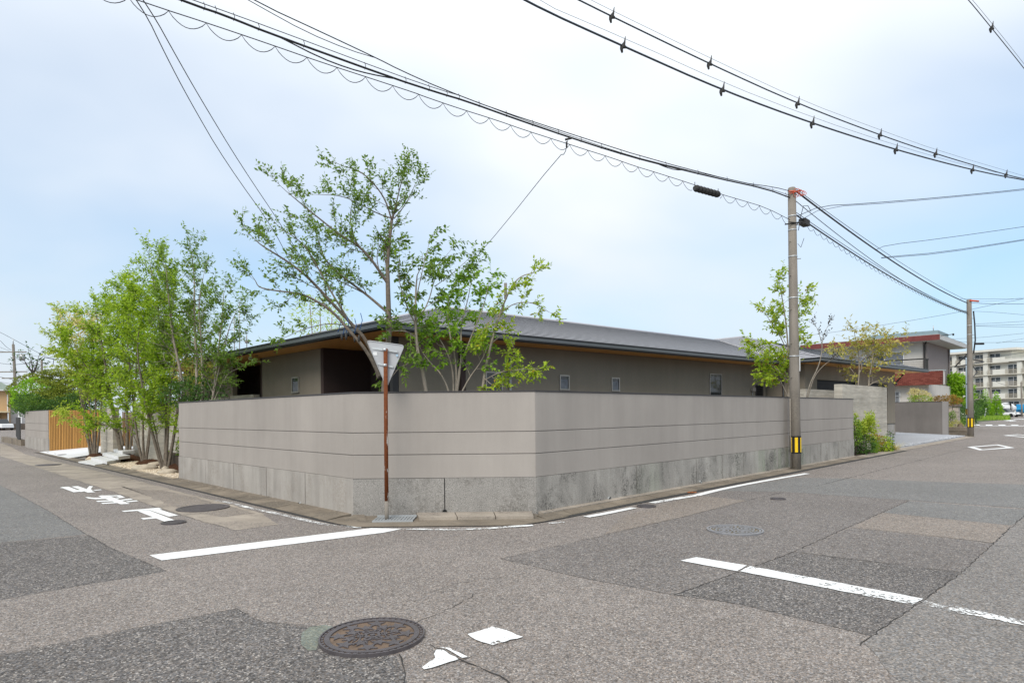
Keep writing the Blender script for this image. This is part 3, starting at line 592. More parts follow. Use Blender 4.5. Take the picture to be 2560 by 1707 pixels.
# roof: every standing course a strip of its own on a dark deck
DR = 6.6; ZE = ZS + .15
DK = MB()
ap = E0 + hipw * DR; zt = ZE + PIT * DR - .06
DK.face([(*E0.xy, ZE - .06), (*HF(GA, 0, 0).xy, ZE - .06), (*HF(GA + DR, DR, 0).xy, zt), (*ap.xy, zt)])
DK.face([(*E0.xy, ZE - .06), (*ap.xy, zt), (*LF(LEND, DR, 0).xy, zt), (*LF(LEND, 0, 0).xy, ZE - .06)])
DK.face([(*ap.xy, zt), (*HF(GA + DR, DR, 0).xy, zt), (*HF(GA + DR, DR * 2, 0).xy, ZE - .06), (*LF(LEND, DR * 2, 0).xy, ZE - .06), (*LF(LEND, DR, 0).xy, zt)])
RF = part(HS, 'roof', DK, M['roofedge'])
NC = 20; STEP = DR / NC
def shaded_riser(o):  # riser face coloured near black, painting the shaded line of each course
    o.data.materials.append(M['roofedge'])
    for f in (2,): o.data.polygons[f].material_index = 1
    return o
def course(P0, P1, Q0, Q1, t):        # lower edge P0-P1 at inset t, upper edge Q0-Q1 at inset t+STEP
    zb = ZE + PIT * t; rise = .023; zl = zb + rise - .004; zu = zb + PIT * STEP + .002
    lo = [(*P0.xy, zb - .03), (*P1.xy, zb - .03), (*Q1.xy, zu - .03), (*Q0.xy, zu - .03)]; hi = [(*P0.xy, zl), (*P1.xy, zl), (*Q1.xy, zu), (*Q0.xy, zu)]
    return MB().hexa(lo, hi)
for k in range(NC):
    t0 = k * STEP; t1 = t0 + STEP + .012; ov = -.03 if k == 0 else 0
    h0, h1 = E0 + hipw * (t0 + ov), E0 + hipw * t1
    shaded_riser(part(RF, 'roof_course', course(h0, HF(GA + t0, t0 + ov, 0), h1, HF(GA + t1, t1, 0), t0), M['roofm']))
    shaded_riser(part(RF, 'roof_course', course(LF(LEND, t0 + ov, 0), h0, LF(LEND, t1, 0), h1, t0), M['roofm']))
mb = MB(); mb.tube([ap + Vector((0, 0, ZE + PIT * DR + .01)), HF(GA + DR - .2, DR, ZE + PIT * DR + .01)], .055, 6); part(RF, 'ridge_cap', mb, M['roofm'])
mb = MB(); mb.tube([ap + Vector((0, 0, ZE + PIT * DR + .01)), LF(LEND, DR, ZE + PIT * DR + .01)], .055, 6); part(RF, 'ridge_cap', mb, M['roofm'])
mb = MB(); mb.tube([E0 + Vector((0, 0, ZE + .02)), ap + Vector((0, 0, ZE + PIT * DR + .02))], .03, 6); part(RF, 'hip_cap', mb, M['roofm'])
mb = MB(); mb.tube([HF(GA, 0, ZE + .0), HF(GA + DR, DR, ZE + PIT * DR)], .035, 5); part(RF, 'valley_flashing', mb, M['alu'])
# garage wing roof
DG = 7.3; NG = 22; SG = DG / NG
gx = Vector((0, 0, 0)); apg = HF(GA + DG, GB + DG, 0); zg = ZE + PIT * DG
kR = (GW_ - GA - DG) / DG
DK = MB(); DK.face([(*HF(GA, 0, 0).xy, ZE - .06), (*HF(GA, GB, 0).xy, ZE - .06), (*apg.xy, zg - .06), (*HF(GA + DG, 14, 0).xy, zg - .06), (*HF(GA + DR, DR, 0).xy, zt)])
DK.face([(*HF(GA, GB, 0).xy, ZE - .06), (*HF(GW_, GB, 0).xy, ZE - .06), (*apg.xy, zg - .06)]); DK.face([(*HF(GW_, GB, 0).xy, ZE - .06), (*HF(GW_, 14, 0).xy, ZE - .06), (*HF(GA + DG, 14, 0).xy, zg - .06), (*apg.xy, zg - .06)])
RG = part(HS, 'garage_roof', DK, M['roofedge'])
for k in range(NG):
    t0 = k * SG; t1 = t0 + SG + .012
    STEPb = STEP; 
    def crs(P0, P1, Q0, Q1):
        zb = ZE + PIT * t0; zl = zb + .020; zu = zb + PIT * SG + .002
        return MB().hexa([(*P0.xy, zb - .03), (*P1.xy, zb - .03), (*Q1.xy, zu - .03), (*Q0.xy, zu - .03)], [(*P0.xy, zl), (*P1.xy, zl), (*Q1.xy, zu), (*Q0.xy, zu)])
    top0 = t0 if t0 < DR else 14; top1 = t1 if t1 < DR else 14
    shaded_riser(part(RG, 'roof_course', crs(HF(GA + t0, top0, 0), HF(GA + t0, GB + t0, 0), HF(GA + t1, top1, 0), HF(GA + t1, GB + t1, 0)), M['roofm']))
    shaded_riser(part(RG, 'roof_course', crs(HF(GA + t0, GB + t0, 0), HF(GW_ - t0 * kR, GB + t0, 0), HF(GA + t1, GB + t1, 0), HF(GW_ - t1 * kR, GB + t1, 0)), M['roofm']))
mb = MB(); mb.tube([apg + Vector((0, 0, zg + .01)), HF(GA + DG, 14, zg + .01)], .055, 6); part(RG, 'ridge_cap', mb, M['roofm'])
mb = MB(); mb.tube([HF(GA, GB, ZE + .02), apg + Vector((0, 0, zg + .02))], .03, 6); part(RG, 'hip_cap', mb, M['roofm'])
# garage walls and roller shutters
GY = GB + .92
hb(HF, 'garage_side_wall', 18.35, 18.5, GY + .16, .91, .2, ZS - .004, 'wallhouse')
for a0, a1, z0 in ((18.34, 19.42, .2), (23.5, 24.94, .2), (27.16, 28.12, .86)): hb(HF, 'garage_wall', a0, a1, GY, GY + .155, z0, ZS - .002, 'wallhouse')
hb(HF, 'garage_plinth', 27.18, 28.08, GY + .01, GY + .15, .1, .845, 'plinth_l'); hb(HF, 'sill_trim', 27.15, 28.13, GY - .012, GY + .12, .846, .872, 'alud')
for a0, a1 in ((19.42, 23.5), (24.94, 27.16)):
    hb(HF, 'lintel', a0, a1, GY + .002, GY + .153, 2.82, ZS - .006, 'wallhouse'); s_ = hb(HF, 'roller_shutter', a0, a1, GY + .13, GY + .15, .2, 2.82, 'shutter')
    for k in range(18): hb(HF, 'shutter_slat', a0 + .01, a1 - .01, GY + .105, GY + .128, .25 + k * .142, .25 + k * .142 + .118, 'shutter', s_)
hb(HF, 'garage_end_wall', 28.125, 28.2, GY + .02, 6, .2, ZS - .004, 'wallhouse')
mb = MB(); mb.tube([HF(28.16, GY - .04, 2.9), HF(28.35, GY - .15, 3.1), HF(28.6, GY - .3, ZS - .01)], .035, 8); mb.tube([HF(27.95, GY - .05, 2.9), HF(28.15, GY - .05, 2.82)], .06, 8); part(HS, 'rain_pipe', mb, M['roofedge'])
mb = MB(); mb.tube([HF(18.3, .2, .4), HF(18.3, .2, 3.3)], .035, 8); part(HS, 'rain_pipe', mb, M['roofedge'])
mb = MB(); mb.tube([HF(4.34, .86, .4), HF(4.34, .86, 3.0)], .036, 10); mb.tube([HF(4.34, .86, 3.0), HF(4.34, .86, 3.09)], .045, 10); part(HS, 'rain_pipe', mb, M['pvc'], 'pale grey pipe standing against the street wall')
# windows
def window(F, a0, a1, z0, z1, fm='alu', fw=.035, b=.92, curtain=True):
    w = part(HS, 'window', MB().fbox(F, a0 + fw, a1 - fw, b - .012, b + .01, z0 + fw, z1 - fw), M['glass'])
    fr = MB(); fr.fbox(F, a0, a1, b - .035, b - .001, z1 - fw, z1); fr.fbox(F, a0, a1, b - .045, b - .001, z0, z0 + fw); fr.fbox(F, a0, a0 + fw, b - .034, b - .001, z0 + fw, z1 - fw); fr.fbox(F, a1 - fw, a1, b - .034, b - .001, z0 + fw, z1 - fw); part(w, 'frame', fr, M[fm])
    if curtain: part(w, 'curtain', MB().fbox(F, a0 + fw + .02, a1 - fw - .02, b - .014, b - .0125, z0 + fw + .01, z0 + (z1 - z0) * .72), M['curtain'])
window(HF, 3.53, 4.09, 1.6, 2.68, 'alu', .03, .92, False); window(HF, 6.24, 6.64, 2.24, 2.68); window(HF, 8.52, 8.91, 2.24, 2.67); window(HF, 14.05, 14.86, 1.5, 2.97, 'alu', .025, .92, False); window(LF, 5.66, 6.11, 2.24, 2.70)
d = hb(HF, 'service_door', 17.4, 17.95, .895, .918, .45, 2.62, 'alud')
for k in range(6): hb(HF, 'louvre', 17.48, 17.88, .880, .892, 2.05 + k * .09, 2.11 + k * .09, 'black', d)
b_ = hb(HF, 'meter_box', 17.0, 17.22, .80, .915, 2.36, 2.50, 'alu'); mb = MB(); mb.tube([HF(17.1, .87, .5), HF(17.1, .87, 2.36)], .014, 6); part(HS, 'meter_cable', mb, M['pvc'])
for a in (18.0, 18.25): hb(HF, 'wall_batten', a, a + .02, .905, .918, .45, 2.6, 'alud')
# clothes pole brackets and small vent under the corner eave
mb = MB(); mb.tube([LF(.4, .35, ZS), LF(.4, .35, ZS - .16)], .022, 8); part(HS, 'hanging_hook', mb, M['white'])
# chimney-like vent and aerials on the roof
mb = MB(); p = LF(2.6, DR - .3, 0); mb.cyl(p, .05, ZE + PIT * DR - .2, ZE + PIT * DR + .3, 10); part(RF, 'vent_pipe', mb, M['pole'])
mb = MB(); p = HF(12.5, DR + .6, ZE + PIT * DR); mb.tube([p - Vector((0, 0, .2)), p + Vector((0, 0, .28))], .012, 5)
mb.tube([p + Vector((-.3, 0, .2)), p + Vector((.3, 0, .25))], .01, 4)
for k in range(5): mb.tube([p + Vector((-.25 + k * .12, -.1, .21 + k * .01)), p + Vector((-.25 + k * .12, .1, .21 + k * .01))], .006, 4)
part(RF, 'aerial', mb, M['wire'])
# coiled blue rope with tags tied to the tree under the eave is built with the tree

# ================================================================= ENTRANCE ON THE LEFT STREET
def bwall(name, F, a0, a1, b0, b1, z0, z1, label, rows=.105):
    t = thing(name, F((a0 + a1) / 2, b0, z0), label, 'wall'); part(t, 'wall_core', MB().fbox(F, a0 + .006, a1 - .006, b0 + .006, b1 - .006, z0, z1 - .004), M['bform'])
    n = int((z1 - z0) / rows)
    for k in range(n):
        o_ = random.uniform(0, .005); part(t, 'board_course', MB().fbox(F, a0 - o_, a1 + o_, b0 - o_, b1 + o_, z0 + k * (z1 - z0) / n + .0015, z0 + (k + 1) * (z1 - z0) / n - .0015), M['bform'])
    return t
FQ = lambda a, b, z: LP(b, a, z)       # a along the left street, b into the lot
FP = lambda a, b, z: LP(a, b, z)       # a along the right street
bwall('concrete_wall', FQ, 11.2, 20.2, 1.32, 1.52, -.02, 2.1, 'board-formed concrete garden wall behind the tree clumps')
bwall('concrete_wall', FQ, 22.1, 24.2, 1.08, 1.30, .0, 1.98, 'board-formed concrete entrance pier beside the timber fence', .11)
# timber slat fence across the drive
t = thing('timber_fence', LP(0, 29.0, 0), 'warm timber slat fence closing the white drive', 'fence')
part(t, 'backing', MB().fbox(FP, .02, 2.6, 29.05, 29.10, .05, 1.90), M['timberback'])
sm = MB().box(-.021, -.0225, 0, .021, .0225, 1.0).mesh('slat'); sm.materials.append(M['timber'])
for k in range(42):
    o = link('slat', sm, None, t); q = LP(.04 + k * .0605, 29.0, .02 + k * .004) - t.location; o.location = q; o.rotation_euler = (0, 0, math.radians(45)); o.scale = (1, 1, 1.93 - .02 - k * .004)
# second timber piece: entrance door seen between the walls
t = thing('timber_screen', LP(2.7, 24.6, .3), 'orange timber screen behind the entrance steps', 'fence')
for k in range(16):
    o = link('slat', sm, None, t); o.location = LP(2.0 + k * .0605, 24.6 - 0 * k, .3) - t.location; o.rotation_euler = (0, 0, math.radians(45)); o.scale = (1, 1, 1.5)
# curved wall beyond the fence
t = thing('curved_wall', LP(0, 29.3, 0), 'pale curved plaster wall with concrete base beyond the timber fence', 'wall')
arc = [(0.0, 29.08), (-.04, 30.4), (-.06, 31.8), (-.06, 33.2), (-.04, 34.6), (.0, 35.8), (.06, 36.8), (.25, 37.7), (.7, 38.5), (1.4, 39.2)]
def arcband(z0, z1, off, mat, nm):
    for a, b in zip(arc, arc[1:]):
        mb = MB(); q = [(a[0] - off, a[1]), (a[0] + .16, a[1]), (b[0] + .16, b[1]), (b[0] - off, b[1])]; mb.hexa([LP(*x, z0) for x in q], [LP(*x, z1) for x in q]); part(t, nm, mb, M[mat])
arcband(-.05, .585, .014, 'plinth_l', 'plinth_panel'); arcband(.59, .95, 0, 'plaster', 'plaster_band'); arcband(.96, 1.30, 0, 'plaster', 'plaster_band'); arcband(1.31, 1.925, 0, 'plaster', 'plaster_band'); arcband(1.927, 1.945, .01, 'cap', 'cap')
part(t, 'end_pier', MB().fbox(FP, -.014, .02, 28.97, 29.075, -.05, .585), M['plinth_c'])
# dark fence and kerb farther along
t = thing('slat_fence', LP(.6, 37, 0), 'dark grey metal fence beyond the curved wall', 'fence')
for k in range(9): part(t, 'fence_panel', MB().fbox(FQ, 38.2 + k * 1.0, 39.14 + k * 1.0, -.02 + k * .1, .03 + k * .1, .35, 1.62), M['seal'])
part(t, 'fence_base', MB().fbox(FQ, 38, 47, .0, .25, -.02, .34), M['gconc'])
# white drive apron, sloping up to the fence
mb = MB(); mb.face([(*G(98, 1131).xy, .03), (*G(171, 1147).xy, .03), (*LP(.55, 23.4).xy, .05), (*LP(1.05, 24.3).xy, .10), (*LP(2.7, 24.5).xy, .22), (*LP(2.7, 29.0).xy, .22), (*LP(.0, 28.97).xy, .04)]); struct('drive_apron', mb, M['apron'], 'white concrete drive apron in front of the timber fence')
mb = MB(); q = G(155, 1136, .05); mb.cyl(q, .16, .052, .062, 20); tag(link('access_cover', mb.mesh('access_cover'), M['irongrey']), 'grey round lid set in the white drive apron', 'manhole cover')
# entrance slabs
def slab(px, z0, z1, label):
    mb = MB(); mb.prism([G(u, v, z1).xy for u, v in px], z0, z1); o = tag(link('step_slab', mb.mesh('step_slab'), M['stepst']), label, 'step', 'entrance steps'); bevel(o, .008, 2); return o
cs = lambda l: src(l, (0, 800), 3.921)
slab(cs([(768, 1386), (930, 1416), (1062, 1396), (880, 1368)]), .0, .05, 'lowest pale granite slab, flush with the ground by the gravel')
slab(cs([(890, 1346), (1048, 1384), (1182, 1360), (985, 1331)]), .05, .15, 'second pale granite step above the flush slab')
slab(cs([(1004, 1300), (1160, 1338), (1275, 1322), (1085, 1291)]), .16, .27, 'third pale granite step beside the concrete pier')
slab(cs([(1112, 1264), (1200, 1284), (1320, 1276), (1230, 1258)]), .27, .38, 'topmost pale granite step near the timber screen')
# planting bed: gravel, mulch mounds, boulders
bed = [LP(-.10, 10.45), LP(1.31, 10.45), LP(1.31, 22.5), LP(.5, 23.1), LP(-.12, 20.6)]
def gravel(name, poly, n, size, z, label, mats):
    xs = [p.x for p in poly]; ys = [p.y for p in poly]; V, F_ = [], []
    def inside(x, y):
        c = False; j = len(poly) - 1
        for i in range(len(poly)):
            if (poly[i].y > y) != (poly[j].y > y) and x < (poly[j].x - poly[i].x) * (y - poly[i].y) / (poly[j].y - poly[i].y) + poly[i].x: c = not c
            j = i
        return c
    mb = MB(); k = 0
    while k < n:
        x, y = random.uniform(min(xs), max(xs)), random.uniform(min(ys), max(ys))
        if not inside(x, y): continue
        s_ = size * random.uniform(.6, 1.4); a = random.uniform(0, 6.28); sx, sy, sz = s_, s_ * random.uniform(.55, .9), s_ * random.uniform(.35, .6); zz = z + random.uniform(0, .012); b = len(mb.v)
        for (px, py, pz) in ((1, 0, 0), (0, 1, 0), (-1, 0, 0), (0, -1, 0), (.2, .1, 1), (0, 0, -1)):
            X, Y = px * sx, py * sy; mb.v.append((x + X * math.cos(a) - Y * math.sin(a), y + X * math.sin(a) + Y * math.cos(a), zz + pz * sz))
        for f in ((0, 1, 4), (1, 2, 4), (2, 3, 4), (3, 0, 4), (1, 0, 5), (2, 1, 5), (3, 2, 5), (0, 3, 5)): mb.f.append(tuple(b + i for i in f)); mb.sm.append(False)
        k += 1
    o = link(name, mb.mesh(name), mats); return tag(o, label, 'gravel', kind='stuff')
def islandmat(name, a, b):
    t = NT(name); g = t.n('ShaderNodeNewGeometry'); return t.done(t.mix(g.outputs['Random Per Island'], a, b), .85, .2)
struct('planting_bed', MB().prism([p.xy for p in bed], -.02, .028), M['stone'], 'gravel bed under the tree clumps')
gravel('gravel', bed, 12000, .026, .034, 'pale tan gravel around the tree clumps', islandmat('gravel_pebbles', (.46, .35, .23), (.80, .70, .56)))
def mound(c, rx, ry, h, label, rot=math.radians(135), z0=.03, mat='mulch', nm='mulch_mound', cat='mulch'):
    mb = MB(); R_, A_ = 7, 22; rows = []
    for i in range(R_ + 1):
        r = i / R_; row = []
        for k in range(A_):
            a = 2 * math.pi * k / A_; w = 1 + .18 * math.sin(a * 2 + c.x) + .10 * math.sin(a * 5 + c.y); x = rx * r * w * math.cos(a); y = ry * r * w * math.sin(a); z = h * (1 - r ** 2.2) * (1 + .22 * random.uniform(-1, 1)) - (.02 if i == R_ else 0)
            row.append((c.x + x * math.cos(rot) - y * math.sin(rot), c.y + x * math.sin(rot) + y * math.cos(rot), z0 + z))
        rows.append(row)
    for i in range(R_):
        for k in range(A_):
            k2 = (k + 1) % A_; mb.face([rows[i][k], rows[i + 1][k], rows[i + 1][k2], rows[i][k2]], True)
    return tag(link(nm, mb.mesh(nm), M[mat]), label, cat)
mound(LP(.62, 22.6), .75, .4, .10, 'small brown mulch mound under the leftmost tree clump'); mound(LP(.85, 18.9), 1.3, .42, .18, 'broad brown mulch mound under the thick leaning trunk'); mound(LP(.85, 16.0), 1.1, .42, .16, 'brown mulch mound under the fanned thin stems'); mound(LP(.78, 12.9), 1.15, .46, .17, 'brown mulch mound next to the corner wall end')
def boulder(u, v, z, sx, sy, sz, label):
    bm = bmesh.new(); bmesh.ops.create_icosphere(bm, subdivisions=3, radius=1)
    s0 = random.uniform(0, 9)
    for w in bm.verts:
        c = w.co; k = 1 + .12 * math.sin(c.x * 3 + s0) * math.cos(c.y * 2.3 + s0) + .06 * math.sin(c.z * 5 + c.x * 4 + s0); w.co = Vector((c.x * sx * k, c.y * sy * k, c.z * sz * k))
    m = bpy.data.meshes.new('boulder'); bm.to_mesh(m); bm.free()
    for f in m.polygons: f.use_smooth = True
    p = G(u, v, z); return tag(link('boulder', m, M['stone'], None, (p.x, p.y, z), (0, 0, random.uniform(0, 3))), label, 'stone')
boulder(360, 1171, .06, .36, .24, .13, 'largest rounded tan boulder in the gravel bed'); boulder(393, 1161, .07, .33, .2, .10, 'flat pale boulder between two mulch mounds'); boulder(421, 1181, .06, .27, .2, .10, 'rounded boulder nearest the corner wall end'); boulder(413, 1172, .10, .12, .10, .08, 'smallest boulder on the mulch near the wall end')
# ================================================================= RIGHT STREET SIDE
bwall('concrete_wall', FP, 18.1, 23.55, .5, .76, -.02, 2.47, 'tall board-formed concrete wall behind the roadside shrubs', .103)
bwall('concrete_wall', FP, 17.8, 21.0, 1.6, 1.8, .2, 2.33, 'lower board-formed concrete wall seen above the right end of the corner wall', .11)
struct('shrub_bed', MB().prism([LP(17.6, -.02).xy, LP(22.7, -.02).xy, LP(22.6, .5).xy, LP(17.6, .5).xy], -.02, .05), M['soil'], 'dark soil bed under the roadside shrubs')
mb = MB(); mb.face([(*LP(22.7, -.05).xy, .032), (*LP(36.9, -.05).xy, .032), (*LP(37.3, .9).xy, .09), (*LP(37.3, 6).xy, .30), (*LP(28, 6).xy, .40), (*LP(28, 2.2).xy, .34), (*LP(22.7, 2.4).xy, .3)])
struct('gravel_drive', mb, M['dgravel'], 'blue grey gravel drive in front of the garage')
gravel('drive_gravel', [LP(22.7, .0), LP(36.8, -.0), LP(37.2, .9), LP(22.8, .9)], 5000, .035, .062, 'loose blue grey stones on the gravel drive', islandmat('drive_stones', (.27, .28, .30), (.50, .51, .53)))
# grey drive wall with pale end
t = thing('drive_wall', LP(37.35, .9, 0), 'plain dark grey plaster wall on the far side of the gravel drive', 'wall')
part(t, 'wall_panel', MB().fbox(FP, 37.3, 37.46, 1.14, 9, -.02, 1.97), plaster('drive_wall_grey', (.165, .148, .135), .12)); part(t, 'end_pier', MB().fbox(FP, 37.295, 37.465, .86, 1.136, -.02, 1.98), plaster('drive_pier_grey', (.27, .25, .235), .06)); part(t, 'cap', MB().fbox(FP, 37.28, 37.48, 1.15, 9, 1.971, 1.99), M['cap'])

# stone gate pillar
t = thing('stone_pillar', LP(50.5, 2.85, .2), 'weathered stone gate pillar with moulded cap behind the near shrubs', 'pillar')
for k in range(4):
    for j in range(2): bevel(part(t, 'stone_block', MB().fbox(FP, 50.2 + j * .31, 50.5 + j * .31, 2.5, 3.1, .2 + k * .37, .56 + k * .37), plain('pillar_stone', (.34, .30, .25), .9, .3, 5, .2, 0, .6, 20, .15)), .015, 1)
bevel(part(t, 'cap', MB().fbox(FP, 50.1, 50.92, 2.4, 3.2, 1.69, 1.88), plain('pillar_cap', (.16, .14, .12), .95, .4, 6, .2, 0, .6, 20)), .03, 2)
bevel(part(t, 'plinth', MB().fbox(FP, 50.0, 51.0, 2.3, 3.3, -.02, .195), M['gconc']), .02, 1)
# steps at the foot of the second pole
t = thing('stone_steps', LP(38.6, .2, 0), 'low stone steps behind the far utility pole', 'steps')
for k in range(3): part(t, 'step', MB().fbox(FP, 37.9 + k * .5, 38.38 + k * .5, .1 + k * .05, 1.2, -.02, .16 + k * .16), M['gconc'])

# ---------------- white neighbour house with red fascia
WH = plaster('neighbour_white_render', (.60, .565, .52), .05); SOF = plain('neighbour_soffit', (.50, .50, .49), .8, .05); REDF = plain('red_brown_fascia', (.17, .045, .04), .6, .25, 3); MAU = plaster('neighbour_mauve_render', (.27, .235, .225), .04)
t = thing('white_house', LP(46, 4, 0), 'white two-storey house with red fascia and red tiled band beyond the drive', 'house')
part(t, 'wall', MB().fbox(FP, 45.6, 53, 3.75, 10.2, 3.0, 6.2), WH); part(t, 'side_wall', MB().fbox(FP, 45.61, 52.9, 3.5, 3.74, 3.0, 6.19), MAU); part(t, 'lower_wall', MB().fbox(FP, 44.95, 53, 3.3, 12, 0, 3.25), WH)
part(t, 'soffit', MB().fbox(FP, 44.6, 54, 2.6, 11.6, 6.2, 6.24), SOF); part(t, 'fascia', MB().fbox(FP, 44.56, 44.62, 2.56, 11.62, 6.20, 6.56), REDF, 'red brown front fascia board'); part(t, 'side_fascia', MB().fbox(FP, 44.625, 54, 2.55, 2.60, 6.22, 6.52), SOF); part(t, 'roof', MB().fbox(FP, 44.57, 54, 2.62, 11.6, 6.565, 6.60), plain('neighbour_roof_edge', (.42, .44, .44), .7))
part(t, 'roof_parapet', MB().fbox(FP, 47.5, 51, 3.2, 7.6, 6.6, 7.15), plain('teal_parapet', (.20, .27, .29), .6, .08)); mb = MB(); mb.tube([LP(47.6, 3.5, 7.15), LP(47.6, 3.5, 7.5)], .03, 6); part(t, 'vent_pipe', mb, M['steel'])
mb = MB(); mb.tube([LP(45.5, 3.62, 3.1), LP(45.5, 3.62, 6.0), LP(45.45, 3.5, 6.18)], .05, 8); part(t, 'rain_pipe', mb, M['seal'])
mb = MB(); mb.tube([LP(52.5, 3.44, 3.1), LP(52.5, 3.44, 6.1)], .07, 8); part(t, 'rain_pipe', mb, MAU)
def pwin(root, F, a0, a1, b, z0, z1, n, frame, gl, cur=None, bars=0):
    w = part(root, 'window', MB().fbox(F, a0, a1, b - .02, b + .02, z0, z1), gl); fr = MB(); fw = .05
    for x in [a0 + (a1 - a0) * k / n for k in range(n + 1)]: fr.fbox(F, x - fw / 2, x + fw / 2, b - .07, b - .021, z0, z1)
    fr.fbox(F, a0, a1, b - .075, b - .021, z1, z1 + fw); fr.fbox(F, a0, a1, b - .08, b - .021, z0 - fw, z0); part(w, 'frame', fr, frame)
    if cur: part(w, 'curtain', MB().fbox(F, a0 + .05, a0 + (a1 - a0) * cur, b - .035, b - .0225, z0 + .03, z1 - .03), M['curtain'])
    if bars:
        for k in range(bars): part(w, 'window_bar', MB().fbox(F, a0 + (a1 - a0) * (k + .5) / bars - .012, a0 + (a1 - a0) * (k + .5) / bars + .012, b - .14, b - .11, z0 - .1, z1 + .05), M['steel'])
        part(w, 'bar_rail', MB().fbox(F, a0 - .1, a1 + .1, b - .11, b - .09, (z0 + z1) / 2 + .2, (z0 + z1) / 2 + .24), M['steel'])
    return w
FQn = lambda a, b, z: LP(b, a, z)
pwin(t, FQn, 4.9, 7.3, 45.58, 4.75, 5.6, 2, M['white'], M['glass'], .52); pwin(t, FQn, 5.0, 6.1, 44.93, 1.75, 2.75, 2, M['white'], M['curtain'], None, 7)
# tiled band
mb = MB(); TW, TH = .24, .085; rows = 11
for r in range(rows):
    zz = 3.18 + r * TH; off = (r % 2) * TW / 2
    for k in range(36):
        q0 = 2.4 + k * TW + off; pp = 44.20 + (r + .0) * .035; mb.fbox(FQn, q0 + .008, q0 + TW - .008, pp - .03, pp + .02, zz + .006, zz + TH - .004)
SK = part(t, 'tiled_band', MB().fbox(FQn, 2.36, 11.4, 44.24 + .3, 44.95, 3.2, 4.12), WH); part(t, 'tile_backing', MB().hexa([LP(44.22, 2.38, 3.18), LP(44.22, 11.3, 3.18), LP(44.5, 11.3, 3.18), LP(44.5, 2.38, 3.18)], [LP(44.56, 2.38, 4.12), LP(44.56, 11.3, 4.12), LP(44.6, 11.3, 4.12), LP(44.6, 2.38, 4.12)]), plain('tile_joint', (.10, .03, .025), .9))
part(t, 'red_tiles', mb, islandmat('red_tile', (.15, .04, .03), (.24, .075, .055)), kind='stuff'); part(t, 'band_flashing', MB().fbox(FQn, 2.3, 11.4, 44.5, 45.0, 4.125, 4.17), plain('pale_teal_flashing', (.40, .46, .45), .5))
# balcony railing
rail = MB(); rail.fbox(FQn, 3.4, 9.0, 44.62, 44.70, 4.93, 5.02); part(t, 'balcony_rail', rail, M['seal'])
for q0 in (3.4, 6.2, 8.92): part(t, 'balcony_post', MB().fbox(FQn, q0, q0 + .07, 44.63, 44.69, 4.17, 4.93), M['seal'])
for k in range(5): mb = MB(); mb.tube([LP(44.66, 3.45, 4.27 + k * .13), LP(44.66, 8.95, 4.27 + k * .13)], .012, 4); part(t, 'balcony_wire', mb, M['seal'])
for k in range(8): part(t, 'balcony_side_bar', MB().fbox(FP, 44.72 + k * .1, 44.75 + k * .1, 3.4, 3.44, 4.17, 4.93), M['seal'])
part(t, 'balcony_side_rail', MB().fbox(FP, 44.71, 45.55, 3.39, 3.46, 4.935, 5.015), M['seal'])
mb = MB(); mb.tube([LP(44.6, 2.5, 6.45), LP(44.2, 1.7, 6.45)], .025, 6); mb.tube([LP(44.22, 1.75, 6.5), LP(44.22, 1.75, 6.36)], .05, 6); part(t, 'bracket_lamp', mb, M['black'])

# ---------------- apartment block
PL_, PR_ = at(2325, 1019, 158), at(2660, 1019, 133); AD = Vector((PR_.x - PL_.x, PR_.y - PL_.y, 0)); AL = AD.length; AD.normalize(); AN = Vector((AD.y, -AD.x, 0)); AN = AN if AN.y < 0 else -AN; A0 = Vector((PL_.x, PL_.y, 0))
AF = lambda a, b, z: A0 + AD * a - AN * b + Vector((0, 0, z))      # b into the building
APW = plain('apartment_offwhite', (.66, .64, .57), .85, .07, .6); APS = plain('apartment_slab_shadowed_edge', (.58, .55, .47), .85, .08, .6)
t = thing('apartment_block', A0, 'off-white five-storey apartment block with balconies in the distance', 'apartment building')
def s_at(u): 
    p = VPl(u, 1000, PL_, PR_); return (Vector((p.x, p.y, 0)) - A0).dot(AD)
s5 = s_at(2522); FZ = [.9, 3.75, 6.55, 9.35, 12.15]; 
part(t, 'wall', MB().fbox(AF, 0, AL, 1.3, 12, 0, 14.0 - 1.9), APW); part(t, 'top_wall', MB().fbox(AF, 0, s5, 1.3, 12, 12.12, 14.75), APW)
part(t, 'roof', MB().fbox(AF, -1, s5 + 1.8, -.4, 12.5, 14.76, 15.25), APW); part(t, 'parapet', MB().fbox(AF, s5 - 1.5, AL, -.05, 12, 12.13, 12.75), APW)
s = s_at(2355.4) - 6.9 * 1; unit = 6.9; nU = int(AL / unit) + 1
